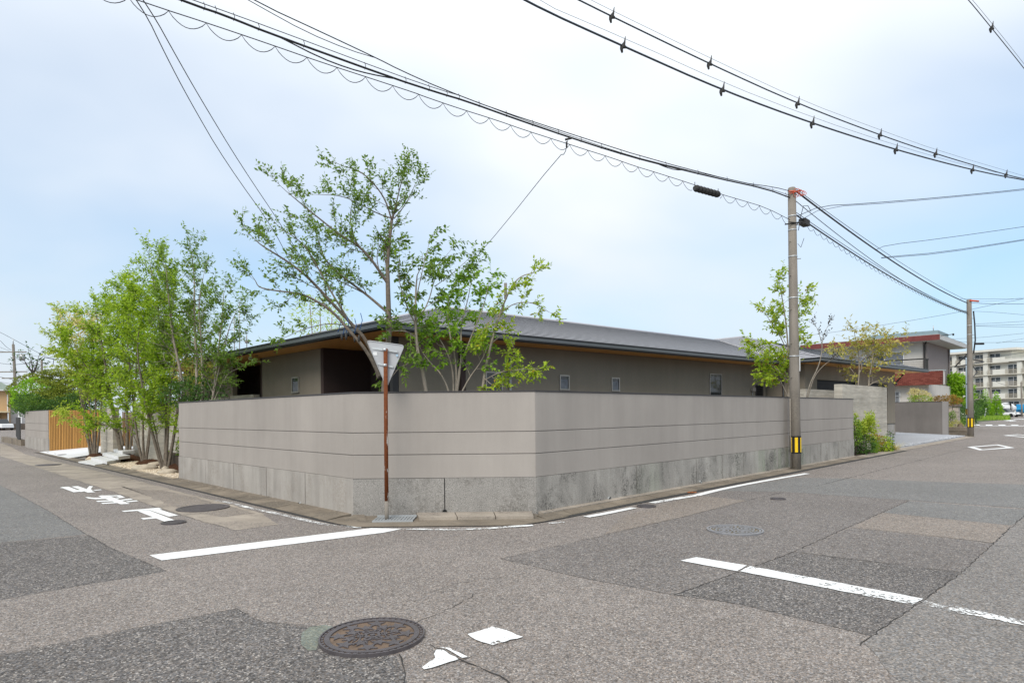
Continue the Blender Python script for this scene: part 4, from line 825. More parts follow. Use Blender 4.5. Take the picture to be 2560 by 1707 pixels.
for fl in range(5):
    zf = FZ[fl]; end = s5 if fl == 4 else AL
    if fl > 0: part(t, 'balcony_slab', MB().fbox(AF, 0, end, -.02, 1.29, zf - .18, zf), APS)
    for k in range(nU + 1):
        a = s + k * unit
        if a + 4 < 0 or a > end - 1: continue
        c1 = min(a + 2.2, end)
        for (w0, w1) in ((a, a + 2.2), (a + 3.2, a + 5.4)):
            if w0 < 0.1 or w1 > end: continue
            w = part(t, 'window', MB().fbox(AF, w0, w1, 1.24, 1.28, zf + .1, zf + 2.05), M['glass']); fr = MB()
            for x in (w0, (w0 + w1) / 2, w1): fr.fbox(AF, x - .05, x + .05, 1.18, 1.235, zf + .1, zf + 2.05)
            fr.fbox(AF, w0, w1, 1.18, 1.235, zf + 2.05, zf + 2.13); fr.fbox(AF, w0, w1, 1.19, 1.236, zf + 1.45, zf + 1.50); part(w, 'frame', fr, M['white'])
            if random.random() < .45: part(w, 'curtain', MB().fbox(AF, w0 + .08, w0 + 1.0, 1.236, 1.239, zf + .15, zf + 1.4), M['curtain'])
        if fl > 0:
            for (r0, r1) in ((a, a + 2.2), (a + 3.2, a + 4.35)):
                if r0 < .1 or r1 > end: continue
                rl = MB(); rl.fbox(AF, r0, r1, .0, .05, zf + 1.02, zf + 1.08); nb = int((r1 - r0) / .16)
                for j in range(nb + 1): rl.fbox(AF, r0 + j * (r1 - r0) / nb - .03, r0 + j * (r1 - r0) / nb + .03, .005, .045, zf, zf + 1.02)
                part(t, 'balcony_railing', rl, plain('railing_tan', (.42, .38, .31), .7))
            for (p0, p1) in ((a + 2.2, a + 3.2), (a + 4.35, a + unit)):
                if p1 > end: p1 = end
                if p0 < .0 or p1 <= p0: continue
                part(t, 'balcony_panel', MB().fbox(AF, p0, p1, -.01 if p1 - p0 > 1.5 else .3, .1 if p1 - p0 > 1.5 else 1.28, zf, zf + (1.12 if p1 - p0 > 1.5 else 2.6)), APW)
b_ = part(t, 'drying_sheet', MB().fbox(AF, s + unit + .7, s + unit + 2.0, -.08, -.04, 12.5, 13.9), M['white'])

# ---------------- far right: fence, truck, car, posts
t = thing('metal_fence', at(2470, 1040, 98).xy.to_3d(), 'dark corrugated metal fence under the round conifers', 'fence'); f0, f1 = at(2440, 1030, 97), at(2506, 1030, 101)
for k in range(14):
    a, b = f0.lerp(f1, k / 14), f0.lerp(f1, (k + .94) / 14); mb = MB(); mb.hexa([(a.x, a.y, .1), (b.x, b.y, .1), (b.x, b.y + .05, .1), (a.x, a.y + .05, .1)], [(a.x, a.y, 1.5), (b.x, b.y, 1.5), (b.x, b.y + .05, 1.5), (a.x, a.y + .05, 1.5)]); part(t, 'fence_sheet', mb, plain('fence_sheet_slate', (.09, .10, .12), .6, .15, 1))
def oframe(c, ang):
    ca, sa = math.cos(ang), math.sin(ang); return lambda a, b, z: Vector((c.x + a * ca - b * sa, c.y + a * sa + b * ca, z))
c = at(2532, 1041, 112); Ft = oframe(Vector((c.x, c.y, 0)), math.radians(8))
t = thing('mixer_truck', Vector((c.x, c.y, 0)), 'blue cement mixer truck with white drum in front of the apartments', 'truck'); BLUE = plain('truck_blue', (.02, .30, .58), .4, .06, 1, .5); 
part(t, 'chassis', MB().fbox(Ft, -2.9, 3.0, -.5, .5, .55, .75), M['black'])
dr = MB(); dr.tube([Ft(-3.0, 0, 1.55), Ft(-2.4, 0, 1.6), Ft(-1.6, 0, 1.62), Ft(-.6, 0, 1.55), Ft(.2, 0, 1.4), Ft(.45, 0, 1.35)], [.42, .72, .84, .80, .55, .30], 20); part(t, 'drum', dr, M['white']); dg = MB(); dg.tube([Ft(-1.0, 0, 1.58), Ft(-.86, 0, 1.57)], [.84, .84], 20); part(t, 'drum_ring', dg, M['steel'])
cb = part(t, 'cab', MB().hexa([Ft(1.5, -.85, .7), Ft(3.1, -.85, .7), Ft(3.1, .85, .7), Ft(1.5, .85, .7)], [Ft(1.55, -.8, 2.15), Ft(2.85, -.8, 2.15), Ft(2.85, .8, 2.15), Ft(1.55, .8, 2.15)]), BLUE); bevel(cb, .08, 2)
part(cb, 'side_window', MB().hexa([Ft(1.95, -.87, 1.45), Ft(2.85, -.87, 1.45), Ft(2.85, -.82, 1.45), Ft(1.95, -.82, 1.45)], [Ft(2.0, -.85, 1.98), Ft(2.75, -.85, 1.98), Ft(2.75, -.80, 1.98), Ft(2.0, -.80, 1.98)]), M['glass']); part(cb, 'door_stripe', MB().fbox(Ft, 1.9, 2.8, -.875, -.84, 1.18, 1.28), M['white'])
part(t, 'hopper', MB().fbox(Ft, .3, 1.4, -.4, .4, 1.2, 1.6), BLUE); part(t, 'rear_frame', MB().fbox(Ft, -1.35, -1.2, -.9, .9, .6, 2.35), M['black']); part(t, 'rear_bar', MB().fbox(Ft, -2.8, -1.35, -.88, -.8, 2.2, 2.3), M['black'])
for a in (-2.3, -1.4, 2.3):
    for b0, b1 in ((-.9, -.65), (.65, .9)): w = MB(); w.tube([Ft(a, b0, .45), Ft(a, b1, .45)], .45, 16); wo = part(t, 'wheel', w, M['black']); w = MB(); w.tube([Ft(a, b0 - .01, .45), Ft(a, b0 + .02, .45)], .22, 12); part(wo, 'rim', w, M['steel'])
c = at(2515, 1040, 104); Fc = oframe(Vector((c.x, c.y, 0)), math.radians(-70))
t = thing('parked_car', Vector((c.x, c.y, 0)), 'white car parked in front of the mixer truck drum', 'car')
bd = MB(); bd.hexa([Fc(-1.9, -.72, .3), Fc(1.9, -.72, .3), Fc(1.9, .72, .3), Fc(-1.9, .72, .3)], [Fc(-1.85, -.7, .85), Fc(1.75, -.68, .78), Fc(1.75, .68, .78), Fc(-1.85, .7, .85)]); bevel(part(t, 'body', bd, M['white']), .1, 3)
cbn = MB(); cbn.hexa([Fc(-1.7, -.66, .84), Fc(.95, -.66, .80), Fc(.95, .66, .80), Fc(-1.7, .66, .84)], [Fc(-1.4, -.55, 1.42), Fc(.2, -.55, 1.42), Fc(.2, .55, 1.42), Fc(-1.4, .55, 1.42)]); co = bevel(part(t, 'cabin', cbn, M['glass']), .05, 2); part(t, 'car_roof', MB().fbox(Fc, -1.38, .18, -.54, .54, 1.425, 1.46), M['white'])
for b in (-.5, .5): part(t, 'headlight', MB().fbox(Fc, 1.80, 1.87, b - .16, b + .16, .58, .72), M['steel'])
part(t, 'bumper', MB().fbox(Fc, 1.80, 1.93, -.6, .6, .3, .46), M['seal'])
for a in (-1.2, 1.2):
    for b0, b1 in ((-.76, -.58), (.58, .76)): w = MB(); w.tube([Fc(a, b0, .3), Fc(a, b1, .3)], .3, 14); part(t, 'wheel', w, M['black'])
t = MB(); a, b = at(2461, 1048, 85), at(2465, 1021, 85); t.tube([(a.x, a.y, 0), (b.x, b.y, b.z)], [.06, .05], 6); o = tag(link('marker_post', t.mesh('marker_post'), M['white']), 'leaning white post in the grass verge', 'post')

# ================================================================= LEFT DISTANCE
c = at(5, 1072, 84); Fh = oframe(Vector((c.x, c.y, 0)), math.radians(40)); t = thing('beige_house', Vector((c.x, c.y, 0)), 'beige two-storey house with green tiled roof at the far left', 'house'); BE = plain('beige_render', (.55, .36, .19), .85, .05, 1)
part(t, 'wall', MB().fbox(Fh, -7, .9, 0, 7, 0, 5.4), BE); rf = MB(); rf.hexa([Fh(-7.6, -.6, 5.4), Fh(1.6, -.6, 5.4), Fh(1.6, 7.6, 5.4), Fh(-7.6, 7.6, 5.4)], [Fh(-6, 3.3, 6.9), Fh(-.6, 3.3, 6.9), Fh(-.6, 3.7, 6.9), Fh(-6, 3.7, 6.9)]); part(t, 'roof', rf, plain('green_grey_tiles', (.20, .24, .20), .7, .15, 2)); part(t, 'eave_board', MB().fbox(Fh, -7.62, 1.62, -.62, -.55, 5.25, 5.41), M['white'])
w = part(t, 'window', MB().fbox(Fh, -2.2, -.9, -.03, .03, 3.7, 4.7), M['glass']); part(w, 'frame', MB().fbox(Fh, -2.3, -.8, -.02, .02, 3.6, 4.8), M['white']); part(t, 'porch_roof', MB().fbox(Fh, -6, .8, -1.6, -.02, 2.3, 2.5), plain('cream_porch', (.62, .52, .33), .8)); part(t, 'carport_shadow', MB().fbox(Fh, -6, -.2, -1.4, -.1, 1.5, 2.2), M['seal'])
for a in (-5.8, .6): part(t, 'porch_post', MB().fbox(Fh, a, a + .12, -1.5, -1.38, 0, 2.3), M['white'])
part(t, 'pipe', MB().fbox(Fh, .55, .65, -.08, -.01, .1, 5.3), M['white']); part(t, 'annex', MB().fbox(Fh, .92, 3.2, .5, 5, 0, 3.6), plain('annex_grey', (.45, .43, .42), .8)); part(t, 'annex_roof', MB().fbox(Fh, .9, 3.5, .3, 5.2, 3.6, 4.9), plain('annex_roof_slate', (.20, .23, .25), .7))
part(t, 'garden_wall', MB().fbox(Fh, -7, 3.5, -3.2, -3.0, 0, .8), plain('block_wall_brown', (.13, .105, .085), .9, .2, 1))
c = at(4, 1066, 80); Fc = oframe(Vector((c.x, c.y, 0)), math.radians(-30)); t = thing('parked_car', Vector((c.x, c.y, 0)), 'pale car parked under the porch of the beige house', 'car')
bevel(part(t, 'body', MB().hexa([Fc(-1.8, -.7, .3), Fc(1.8, -.7, .3), Fc(1.8, .7, .3), Fc(-1.8, .7, .3)], [Fc(-1.75, -.66, .9), Fc(1.7, -.66, .82), Fc(1.7, .66, .82), Fc(-1.75, .66, .9)]), M['white']), .1, 3); bevel(part(t, 'cabin', MB().hexa([Fc(-1.5, -.62, .88), Fc(.9, -.62, .84), Fc(.9, .62, .84), Fc(-1.5, .62, .88)], [Fc(-1.2, -.52, 1.45), Fc(.3, -.52, 1.45), Fc(.3, .52, 1.45), Fc(-1.2, .52, 1.45)]), M['glass']), .05, 2)
for a in (-1.1, 1.1):
    for b0, b1 in ((-.75, -.57), (.57, .75)): w = MB(); w.tube([Fc(a, b0, .3), Fc(a, b1, .3)], .3, 14); part(t, 'wheel', w, M['black'])
# white board sign and small buildings behind the far pole
t = thing('white_board', at(49, 1050, 75).xy.to_3d(), 'small white notice board on posts beside the far left pole', 'sign'); a = at(45.5, 1046, 75); part(t, 'board', MB().box(a.x, a.y, .95, a.x + .42, a.y + .05, 2.35), M['white']); part(t, 'post', MB().box(a.x + .15, a.y + .02, 0, a.x + .25, a.y + .08, 3.1), M['white'])
for k in range(2): part(t, 'print', MB().box(a.x + .06 + k * .2, a.y - .012, 1.9 - k * .2, a.x + .16 + k * .2, a.y - .002, 2.1 - k * .2), M['seal'])
c = at(46, 1060, 108); t = thing('far_building', Vector((c.x, c.y, 0)), 'pinkish low building behind the far left pole', 'building'); part(t, 'wall', MB().box(c.x - 2.2, c.y, 0, c.x + 5.5, c.y + 5, 4.6), plain('pink_render', (.50, .40, .40), .8)); part(t, 'roof', MB().box(c.x - 2.6, c.y - .4, 4.61, c.x + 5.9, c.y + 5.4, 4.85), M['seal']); part(t, 'awning', MB().box(c.x - 2, c.y - 1.2, 2.5, c.x + 5, c.y - .01, 2.62), M['white']); w = part(t, 'window', MB().box(c.x + .2, c.y - .03, 3.0, c.x + 1.8, c.y + .02, 4.1), M['glass'])
# white rooftop block with aerials far behind the house
c = at(604, 868, 120); t = thing('rooftop_block', Vector((c.x, c.y, 0)), 'white rooftop block with aerials far behind the low house', 'building'); part(t, 'tower', MB().box(c.x - 2.2, c.y, 0, c.x + 2.0, c.y + 4, c.z - 1.0), M['white']); 
for dx, hh in ((-1.4, 7), (-.4, 9.5)): mb = MB(); mb.tube([(c.x + dx, c.y, c.z - 1.2), (c.x + dx, c.y, c.z - 1 + hh)], .10, 5); part(t, 'aerial', mb, M['steel'])
mb = MB(); mb.tube([(c.x - 2.6, c.y, c.z + 3.4), (c.x - .2, c.y, c.z + 3.4)], .07, 4); part(t, 'aerial_arm', mb, M['steel']); mb = MB(); mb.tube([(c.x + 1.0, c.y, c.z - 1.2), (c.x + 1.0, c.y, c.z + 2.4)], .08, 5); mb.tube([(c.x + 1.0, c.y, c.z + .8), (c.x + 1.0, c.y, c.z + 1.3)], .35, 8); part(t, 'drum_aerial', mb, M['pole'])
# ================================================================= POLES, CABLES, SIGN
def utility_pole(base, h, r0, r1, label, wrap=None, bands=(), bolts=True, lean=(0, 0), cap=True, mat='pole', name='utility_pole', group=None):
    t = thing(name, (base.x, base.y, 0), label, 'utility pole', group); top = Vector((base.x + lean[0], base.y + lean[1], h)); b0 = Vector((base.x, base.y, -.1))
    P = lambda z: b0.lerp(top, (z + .1) / (h + .1)); Rz = lambda z: r0 + (r1 - r0) * z / h
    mb = MB(); mb.tube([P(-.1), P(h * .33), P(h * .66), P(h - .03), P(h)], [r0, Rz(h * .33), Rz(h * .66), r1, r1 * .85], 20); part(t, 'shaft', mb, M[mat])
    for z in bands: mb = MB(); mb.tube([P(z), P(z + .035)], Rz(z) + .006, 18, True); part(t, 'steel_band', mb, M['steel'])
    if bolts:
        for k in range(int((h - 2.2) / .45)):
            z = 2.0 + k * .45; s_ = -1 if k % 2 else 1; mb = MB(); d_ = Vector((.8 * s_, -.6 if s_ < 0 else -.3, 0)).normalized(); mb.tube([P(z) + d_ * (Rz(z) - .01), P(z) + d_ * (Rz(z) + .09)], .010, 5); part(t, 'step_bolt', mb, M['pole'])
    if wrap:
        z0, z1, ns = wrap; mb = MB(); mb.tube([P(z0), P(z1)], Rz(z0) + .008, 24, False); w = part(t, 'hazard_wrap', mb, M['black'], 'black and yellow striped hazard wrap')
        for k in range(ns):
            a0 = 2 * math.pi * k / ns; mb = MB(); rr = Rz(z0) + .011; A = [P(z0 + .035) + Vector((math.cos(a0 + j * .5 * 2 * math.pi / ns / 3) * rr, math.sin(a0 + j * .5 * 2 * math.pi / ns / 3) * rr, 0)) for j in range(4)]; dz = Vector((0, 0, z1 - z0 - .07))
            for j in range(3): mb.face([A[j], A[j + 1], A[j + 1] + dz, A[j] + dz], True)
            part(w, 'yellow_stripe', mb, M['yellow'])
    return t, P, Rz
B1 = G(1989.5, 1174); PO1, P1f, R1f = utility_pole(B1, 7.5, .135, .10, 'tall weathered concrete utility pole standing against the corner wall', (.44, .90, 6), (6.35, 6.72, 5.65, 4.55, 3.0), True, (-.03, 0))
B2 = G(2427, 1092); PO2, P2f, R2f = utility_pole(B2, 7.55, .15, .115, 'second concrete utility pole beyond the gravel drive', (.52, 1.06, 6), (6.1, 5.6), True, (-.02, 0))
B3 = LP(42.5, .75); utility_pole(B3, 4.75, .085, .075, 'slim pale blue steel pole behind the second concrete pole', (1.15, 1.55, 5), (), False, (-.02, 0), True, 'steelblue', 'steel_pole')
BL = G(44, 1072); POL, PLf, RLf = utility_pole(Vector((BL.x, BL.y, 0)), 12.0, .22, .16, 'brown utility pole with crossarms at the far left street end', (1.3, 2.6, 5), (), False, (-.5, 0))
for z, w in ((10.9, 3.2), (8.1, 3.2), (7.2, 2.4)):
    p = PLf(z); part(POL, 'crossarm', MB().box(p.x - w * .75, p.y - .1, z - .07, p.x + w * .55, p.y + .1, z + .07), M['pole'])
p = PLf(10.5); mb = MB(); mb.cyl((p.x + 1.2, p.y), .35, 9.7, 10.6, 12); part(POL, 'transformer', mb, M['signback'])
mb = MB(); p = PLf(12); mb.tube([p, p + Vector((0, 0, .8))], .06, 6); part(POL, 'lightning_rod', mb, M['steel'])
bb = at(106, 1060, 92); PB, PBf, RBf = utility_pole(Vector((bb.x, bb.y, 0)), 10.2, .18, .14, 'greyish utility pole with transformer behind the clipped garden trees', None, (), False)
p = PBf(8.4); part(PB, 'crossarm', MB().box(p.x - 1.0, p.y - .1, 8.3, p.x + 1.4, p.y + .1, 8.44), M['pole']); mb = MB(); mb.cyl((p.x + .9, p.y), .42, 7.1, 8.0, 12); part(PB, 'transformer', mb, M['signback']); mb = MB(); mb.tube([PBf(9.9), PBf(10.3) + Vector((.5, 0, .2)), PBf(10.2) + Vector((1.8, 0, 0)), PBf(9.0) + Vector((1.6, 0, 0))], .05, 5); part(PB, 'jumper_cable', mb, M['wire'])
c = at(2478.5, 1045, 94); utility_pole(Vector((c.x, c.y, 0)), 6.2, .16, .12, 'short grey concrete pole rising in front of the round conifers', None, (), False, (-.1, 0))
c = at(2555, 1040, 106); utility_pole(Vector((c.x, c.y, 0)), 5.9, .12, .10, 'thin pole at the picture edge above the mixer truck cab', None, (), False, (-.1, 0))
BO = Vector((-11, 4.5, 0)); POX, POf, ROf = utility_pole(BO, 11.2, .17, .12, 'tall concrete pole left of the crossing that carries the overhead cables', None, (9, 7.2), True)

def cable(label, pts, r, mat='wire', smooth=1, name='overhead_cable', sides=6):
    p = chaikin(pts, smooth) if smooth else [Vector(q) for q in pts]; mb = MB(); mb.tube(p, r, sides); m = mb.mesh(name, p[0]); o = link(name, m, M[mat], None, p[0]); return tag(o, label, 'cable')
def sagline(a, b, sag, n=24):
    a, b = Vector(a), Vector(b); return [a.lerp(b, i / n) - Vector((0, 0, sag * 4 * (i / n) * (1 - i / n))) for i in range(n + 1)]
PT = P1f(7.38); A_, B_ = Vector((PT.x, PT.y, 0)), BO
c5 = lambda l: [VPl(u, v, A_, B_) for u, v in src(l, (1000, 100), 2.352)]; c3 = lambda l: [VPl(u, v, A_, B_) for u, v in src(l, (300, 0), 2.8)]
def ends(pts, z0, z1, dy=0.): return [Vector((BO.x, BO.y + dy, z0))] + pts + [Vector((PT.x, PT.y, z1))]
# upper pair
cable('upper thin black cable running from the near pole over the crossing', ends(c3([(600, -190), (1000, 38), (1400, 222), (1800, 410)]) + c5([(0, 178), (240, 285), (560, 408), (1000, 552), (1460, 698), (2000, 838), (2200, 865)]), 9.0, 7.40), .0085)
cable('thin cable slung just below the upper cable at the top left', c3([(560, -190), (960, 38), (1300, 225), (1600, 350), (1800, 410)]), .006)
# messenger and thick bundle with hangers
MS = ends(c3([(100, -140), (635, 45), (1050, 195), (1920, 520), (2240, 630)]) + c5([(370, 333), (700, 462), (1000, 563), (1250, 648), (1460, 710), (1840, 800), (2150, 868)]), 8.0, 7.28)
cable('thin messenger wire above the thick cable bundle', MS, .006)
TKp = ends(c3([(60, -140), (545, 47), (705, 99), (1050, 237), (1910, 548), (2240, 655)]) + c5([(380, 357), (700, 472), (1000, 574), (1240, 652), (1460, 715), (1840, 808), (2150, 875)]), 7.7, 7.22)
TK = cable('thick black cable bundle hung from the messenger wire', TKp, .016)
tks = chaikin(TKp, 1); 
for i in range(3, len(tks) - 1, 1):
    q = tks[i] - TK.location; mb = MB(); mb.tube([q + Vector((0, 0, -.03)), q + Vector((.02, 0, .03)), q + Vector((0, 0, .09))], .005, 4); o = link('cable_hanger', mb.mesh('cable_hanger'), M['wire'], TK)
cable('second cable sagging below the thick bundle at the top left', c3([(1118, 262), (1400, 405), (1600, 480), (1750, 520), (1910, 550)]), .010)
cable('slack cable loop under the bundle near the pole', c5([(1500, 722), (1560, 748), (1620, 765), (1680, 765)]), .010)
# lower messenger with a looping lashed cable
LWp = ends(c3([(-350, -160), (280, 57), (600, 160), (1030, 305), (1430, 445), (1770, 555), (2090, 660)]) + c5([(110, 322), (330, 398), (560, 470), (740, 533), (920, 590), (1090, 645), (1240, 692), (1380, 742), (1500, 778), (1720, 848), (1880, 905), (2000, 940), (2150, 985)]), 6.6, 6.62)
cable('lower thin wire carrying the looping cable', LWp, .007)
lw = chaikin(LWp, 1); cum = [0]
for a, b in zip(lw, lw[1:]): cum.append(cum[-1] + (b - a).length)
def on_lw(s_):
    for i in range(len(cum) - 1):
        if cum[i + 1] >= s_: t_ = (s_ - cum[i]) / (cum[i + 1] - cum[i]); return lw[i].lerp(lw[i + 1], t_)
    return lw[-1]
loops = []; n_l = int(cum[-1] / .46); prv = None
for k in range(n_l):
    s0, s1 = cum[-1] * k / n_l, cum[-1] * (k + 1) / n_l; dep = .155
    for j in range(9):
        tt = j / 9; q = on_lw(s0 + (s1 - s0) * tt); loops.append(q - Vector((0, 0, dep * math.sin(math.pi * tt) ** .8)) + Vector((0, .012, .0)))
sx_ = next(i for i, q in enumerate(loops) if q.x > VPl(1733, 462, A_, B_).x)
se_ = next(i for i, q in enumerate(loops) if q.x > VPl(1800, 485, A_, B_).x)
cable('scalloped looping cable strung under the lower wire', loops[:sx_], .006, 'wire', 0, 'looping_cable', 4); cable('scalloped looping cable between the splice case and the near pole', loops[se_:], .006, 'wire', 0, 'looping_cable', 4)
a, b = VPl(1736, 470, A_, B_), VPl(1798, 487, A_, B_); t = thing('splice_case', a.lerp(b, .5), 'long dark ribbed cable splice case hanging left of the near pole', 'cable box'); mb = MB(); mb.tube([a, a.lerp(b, .05), a.lerp(b, .95), b], [.05, .075, .075, .05], 12); part(t, 'case', mb, M['seal'])
for k in range(7): mb = MB(); mb.tube([a.lerp(b, .08 + k * .135), a.lerp(b, .10 + k * .135)], .082, 12); part(t, 'rib', mb, M['black'])
for k in (.02, .96): mb = MB(); q = a.lerp(b, k); mb.tube([q, q + Vector((0, 0, .14))], .008, 5); part(t, 'hanger', mb, M['wire'])
# between the two concrete poles
Q1, Q2 = P1f(7.25), P2f(7.3)
def span(label, za, zb, sag, r, dx=0.): cable(label, sagline(P1f(za) + Vector((.1 + dx, 0, 0)), P2f(zb) + Vector((-.1, 0, 0)), sag), r, 'wire', 0)
span('thick sagging cable bundle between the two concrete poles', 7.42, 7.36, .28, .024); span('thin wire above the sagging bundle between the poles', 7.48, 7.5, .22, .008); span('lower sagging cable between the two concrete poles', 6.78, 6.8, .30, .020); span('thin wire with the lower sagging cable', 6.85, 6.87, .27, .008); span('middle slack cable between the two concrete poles', 7.15, 6.85, .42, .010)
lp = []; A1, B1_ = P1f(6.78), P2f(6.8); 
for k in range(48):
    for j in range(6):
        tt = (k + j / 6) / 48; q = A1.lerp(B1_, tt) - Vector((0, 0, .30 * 4 * tt * (1 - tt))); lp.append(q - Vector((0, 0, .11 * math.sin(math.pi * j / 6))))
cable('scalloped cable looping under the lower span between the poles', lp[12:], .006, 'wire', 0, 'looping_cable', 4)
p0 = at(2003, 546, 16.9); t = thing('terminal_box', p0, 'small dark terminal box hanging right of the near pole', 'cable box'); dv_ = (P2f(6.3) - P1f(6.5)).normalized()
mb = MB(); sd_ = Vector((-dv_.y, dv_.x, 0)) * .09; a = p0 + Vector((.02, 0, 0)); b = a + dv_ * .34; mb.hexa([a - sd_ - Vector((0, 0, .16)), b - sd_ - Vector((0, 0, .16)), b + sd_ - Vector((0, 0, .16)), a + sd_ - Vector((0, 0, .16))], [a - sd_, b - sd_, b + sd_, a + sd_]); part(t, 'case', mb, M['seal']); mb = MB(); mb.tube([a, P1f(6.5) + Vector((.1, 0, 0))], .012, 5); part(t, 'lead', mb, M['wire'])
mb = MB(); q = P1f(7.32)
for k in range(5):
    ang = k * 1.25; ring = [q + Vector((.10 * math.cos(ang) + .14, -.12, .0)) + Vector((.085 * math.cos(w) , .05 * math.sin(w + ang), .075 * math.sin(w) + .03 * math.sin(ang * 2))) for w in [x * math.pi / 6 for x in range(13)]]; mb.tube(ring, .008, 5)
mb.tube([q + Vector((-.13, -.1, .05)), q + Vector((.16, -.13, .05))], .016, 6); mb.tube([q + Vector((-.12, -.12, -.02)), q + Vector((.2, -.12, .08))], .012, 6); part(PO1, 'orange_cable_ties', mb, M['orange'])
mb = MB(); q = P1f(6.5); mb.tube([q + Vector((-.24, -.1, 0)), q + Vector((.22, -.14, .05))], .018, 6); mb.tube([q + Vector((-.15, -.14, .05)), q + Vector((.15, -.14, .02))], .014, 6); part(PO1, 'cable_clamp', mb, M['seal'])
mb = MB(); q = P1f(6.9); mb.tube([q + Vector((.14, -.05, -.55)), q + Vector((.2, -.05, -.2)), q + Vector((.28, -.05, .1)), q + Vector((.42, 0, .12)), q + Vector((.55, .1, 0))], .009, 5); mb.tube([q + Vector((.12, -.05, -.9)), q + Vector((.2, -.05, -1.0)), q + Vector((.3, -.02, -.75))], .007, 5); part(PO1, 'drop_lead', mb, M['wire'])
mb = MB(); q = P1f(0); mb.tube([Vector((q.x - .15, q.y - .05, .02)), Vector((q.x - .155, q.y - .05, 1.9))], .018, 8); part(PO1, 'earth_conduit', mb, M['pole'])
part(PO1, 'number_plate', MB().box(P1f(2.65).x + .10, P1f(2.65).y - .085, 2.62, P1f(2.65).x + .118, P1f(2.65).y - .03, 3.0), M['white'])
mb = MB(); q = P2f(7.45); mb.tube([q + Vector((-.05, -.13, .02)), q + Vector((.45, -.1, -.02))], .05, 6); part(PO2, 'orange_cable_ties', mb, M['orange'])
mb = MB(); mb.tube([P2f(6.9) + Vector((.16, -.1, 0)), P2f(6.2) + Vector((.22, -.1, 0)), P2f(5.3) + Vector((.24, -.1, 0)), P2f(4.6) + Vector((.14, -.1, 0))], .035, 6); mb.tube([P2f(5.1) + Vector((.2, -.1, 0)), P2f(5.05) + Vector((.7, -.1, .05))], .06, 6); part(PO2, 'cable_drop', mb, M['wire'])
mb = MB(); p3 = Vector((B3.x, B3.y, 4.7)); mb.tube([P2f(4.6) + Vector((-.1, 0, 0)), P2f(4.0) + Vector((-.4, .6, -.1)), p3 + Vector((.3, -1, -.3)), p3], .03, 6); mb.tube([p3, p3 + Vector((.25, -.5, -.9)), P2f(2.9) + Vector((-.05, .2, 0))], .025, 6); part(PO2, 'link_cable', mb, M['wire'])
# high voltage pair with spacers
HA, HB = BO, Vector((18.8, 22.8, 0))
hv = lambda l: [VPl(u, v, HA, HB) for u, v in l]
H1 = cable('thick high cable, lower of the pair at the upper right', [Vector((BO.x, BO.y, 10.8))] + hv([(1080, -135), (1302, 0), (1557.8, 116), (1805.7, 226), (2031, 309), (2239.8, 375), (2431, 425.5), (2560, 451), (2800, 490)]), .020, 'wiregrey', 2)
HA2, HB2 = BO + Vector((.6, .8, 0)), Vector((19.4, 23.6, 0)); hv2 = lambda l: [VPl(u, v, HA2, HB2) for u, v in l]
H2 = cable('thick high cable, upper of the pair at the upper right', [Vector((BO.x + .6, BO.y + .8, 11.0))] + hv2([(1200, -120), (1446, 0), (1530, 42), (1774, 160), (1994, 259.6), (2200, 338), (2339, 385), (2515, 437), (2560, 448), (2800, 489)]), .016, 'wiregrey', 2)
cable('hair-thin wire above the lower high cable', hv([(1100, -180), (1320, -6), (1570, 100), (1810, 208), (2031, 294), (2240, 364), (2431, 418), (2600, 455)]), .004, 'wiregrey', 1); cable('hair-thin wire above the upper high cable', hv2([(1250, -130), (1460, -8), (1540, 32), (1784, 150), (2000, 250), (2205, 327), (2345, 377), (2600, 452)]), .004, 'wiregrey', 1)
def spacer(root, P):
    q = P - root.location; mb = MB(); mb.tube([q + Vector((-.02, 0, -.13)), q + Vector((-.035, 0, -.05)), q, q + Vector((.03, 0, .08)), q + Vector((.05, 0, .2))], [.02, .035, .05, .022, .006], 6); mb.tube([q + Vector((-.06, 0, -.02)), q + Vector((.06, 0, -.02))], .028, 6); link('spacer', mb.mesh('spacer'), M['seal'], root)
for u, v in ((1557.8, 116), (1805.7, 226), (2031, 309), (2239.8, 375), (2431, 425.5)): spacer(H1, VPl(u, v, HA, HB))
for u, v in ((1530, 42), (1774, 160), (1994, 259.6), (2200, 338), (2339, 385), (2515, 437)): spacer(H2, VPl(u, v, HA2, HB2))
# upper right corner pair, running off to the right behind
U1, U2 = Vector((6, 11, 0)), Vector((16.5, 20, 0)); cu = lambda l: [VPl(u, v, U1, U2) for u, v in l]
CU = cable('black cable crossing the top right corner', cu([(2280, -160), (2421, 0), (2480, 72), (2560, 171), (2660, 300)]), .012); cable('thin wire beside the top right corner cable', cu([(2290, -160), (2431, 0), (2490, 72), (2560, 160), (2660, 288)]), .005, 'wiregrey'); spacer(CU, VPl(2479, 71, U1, U2))
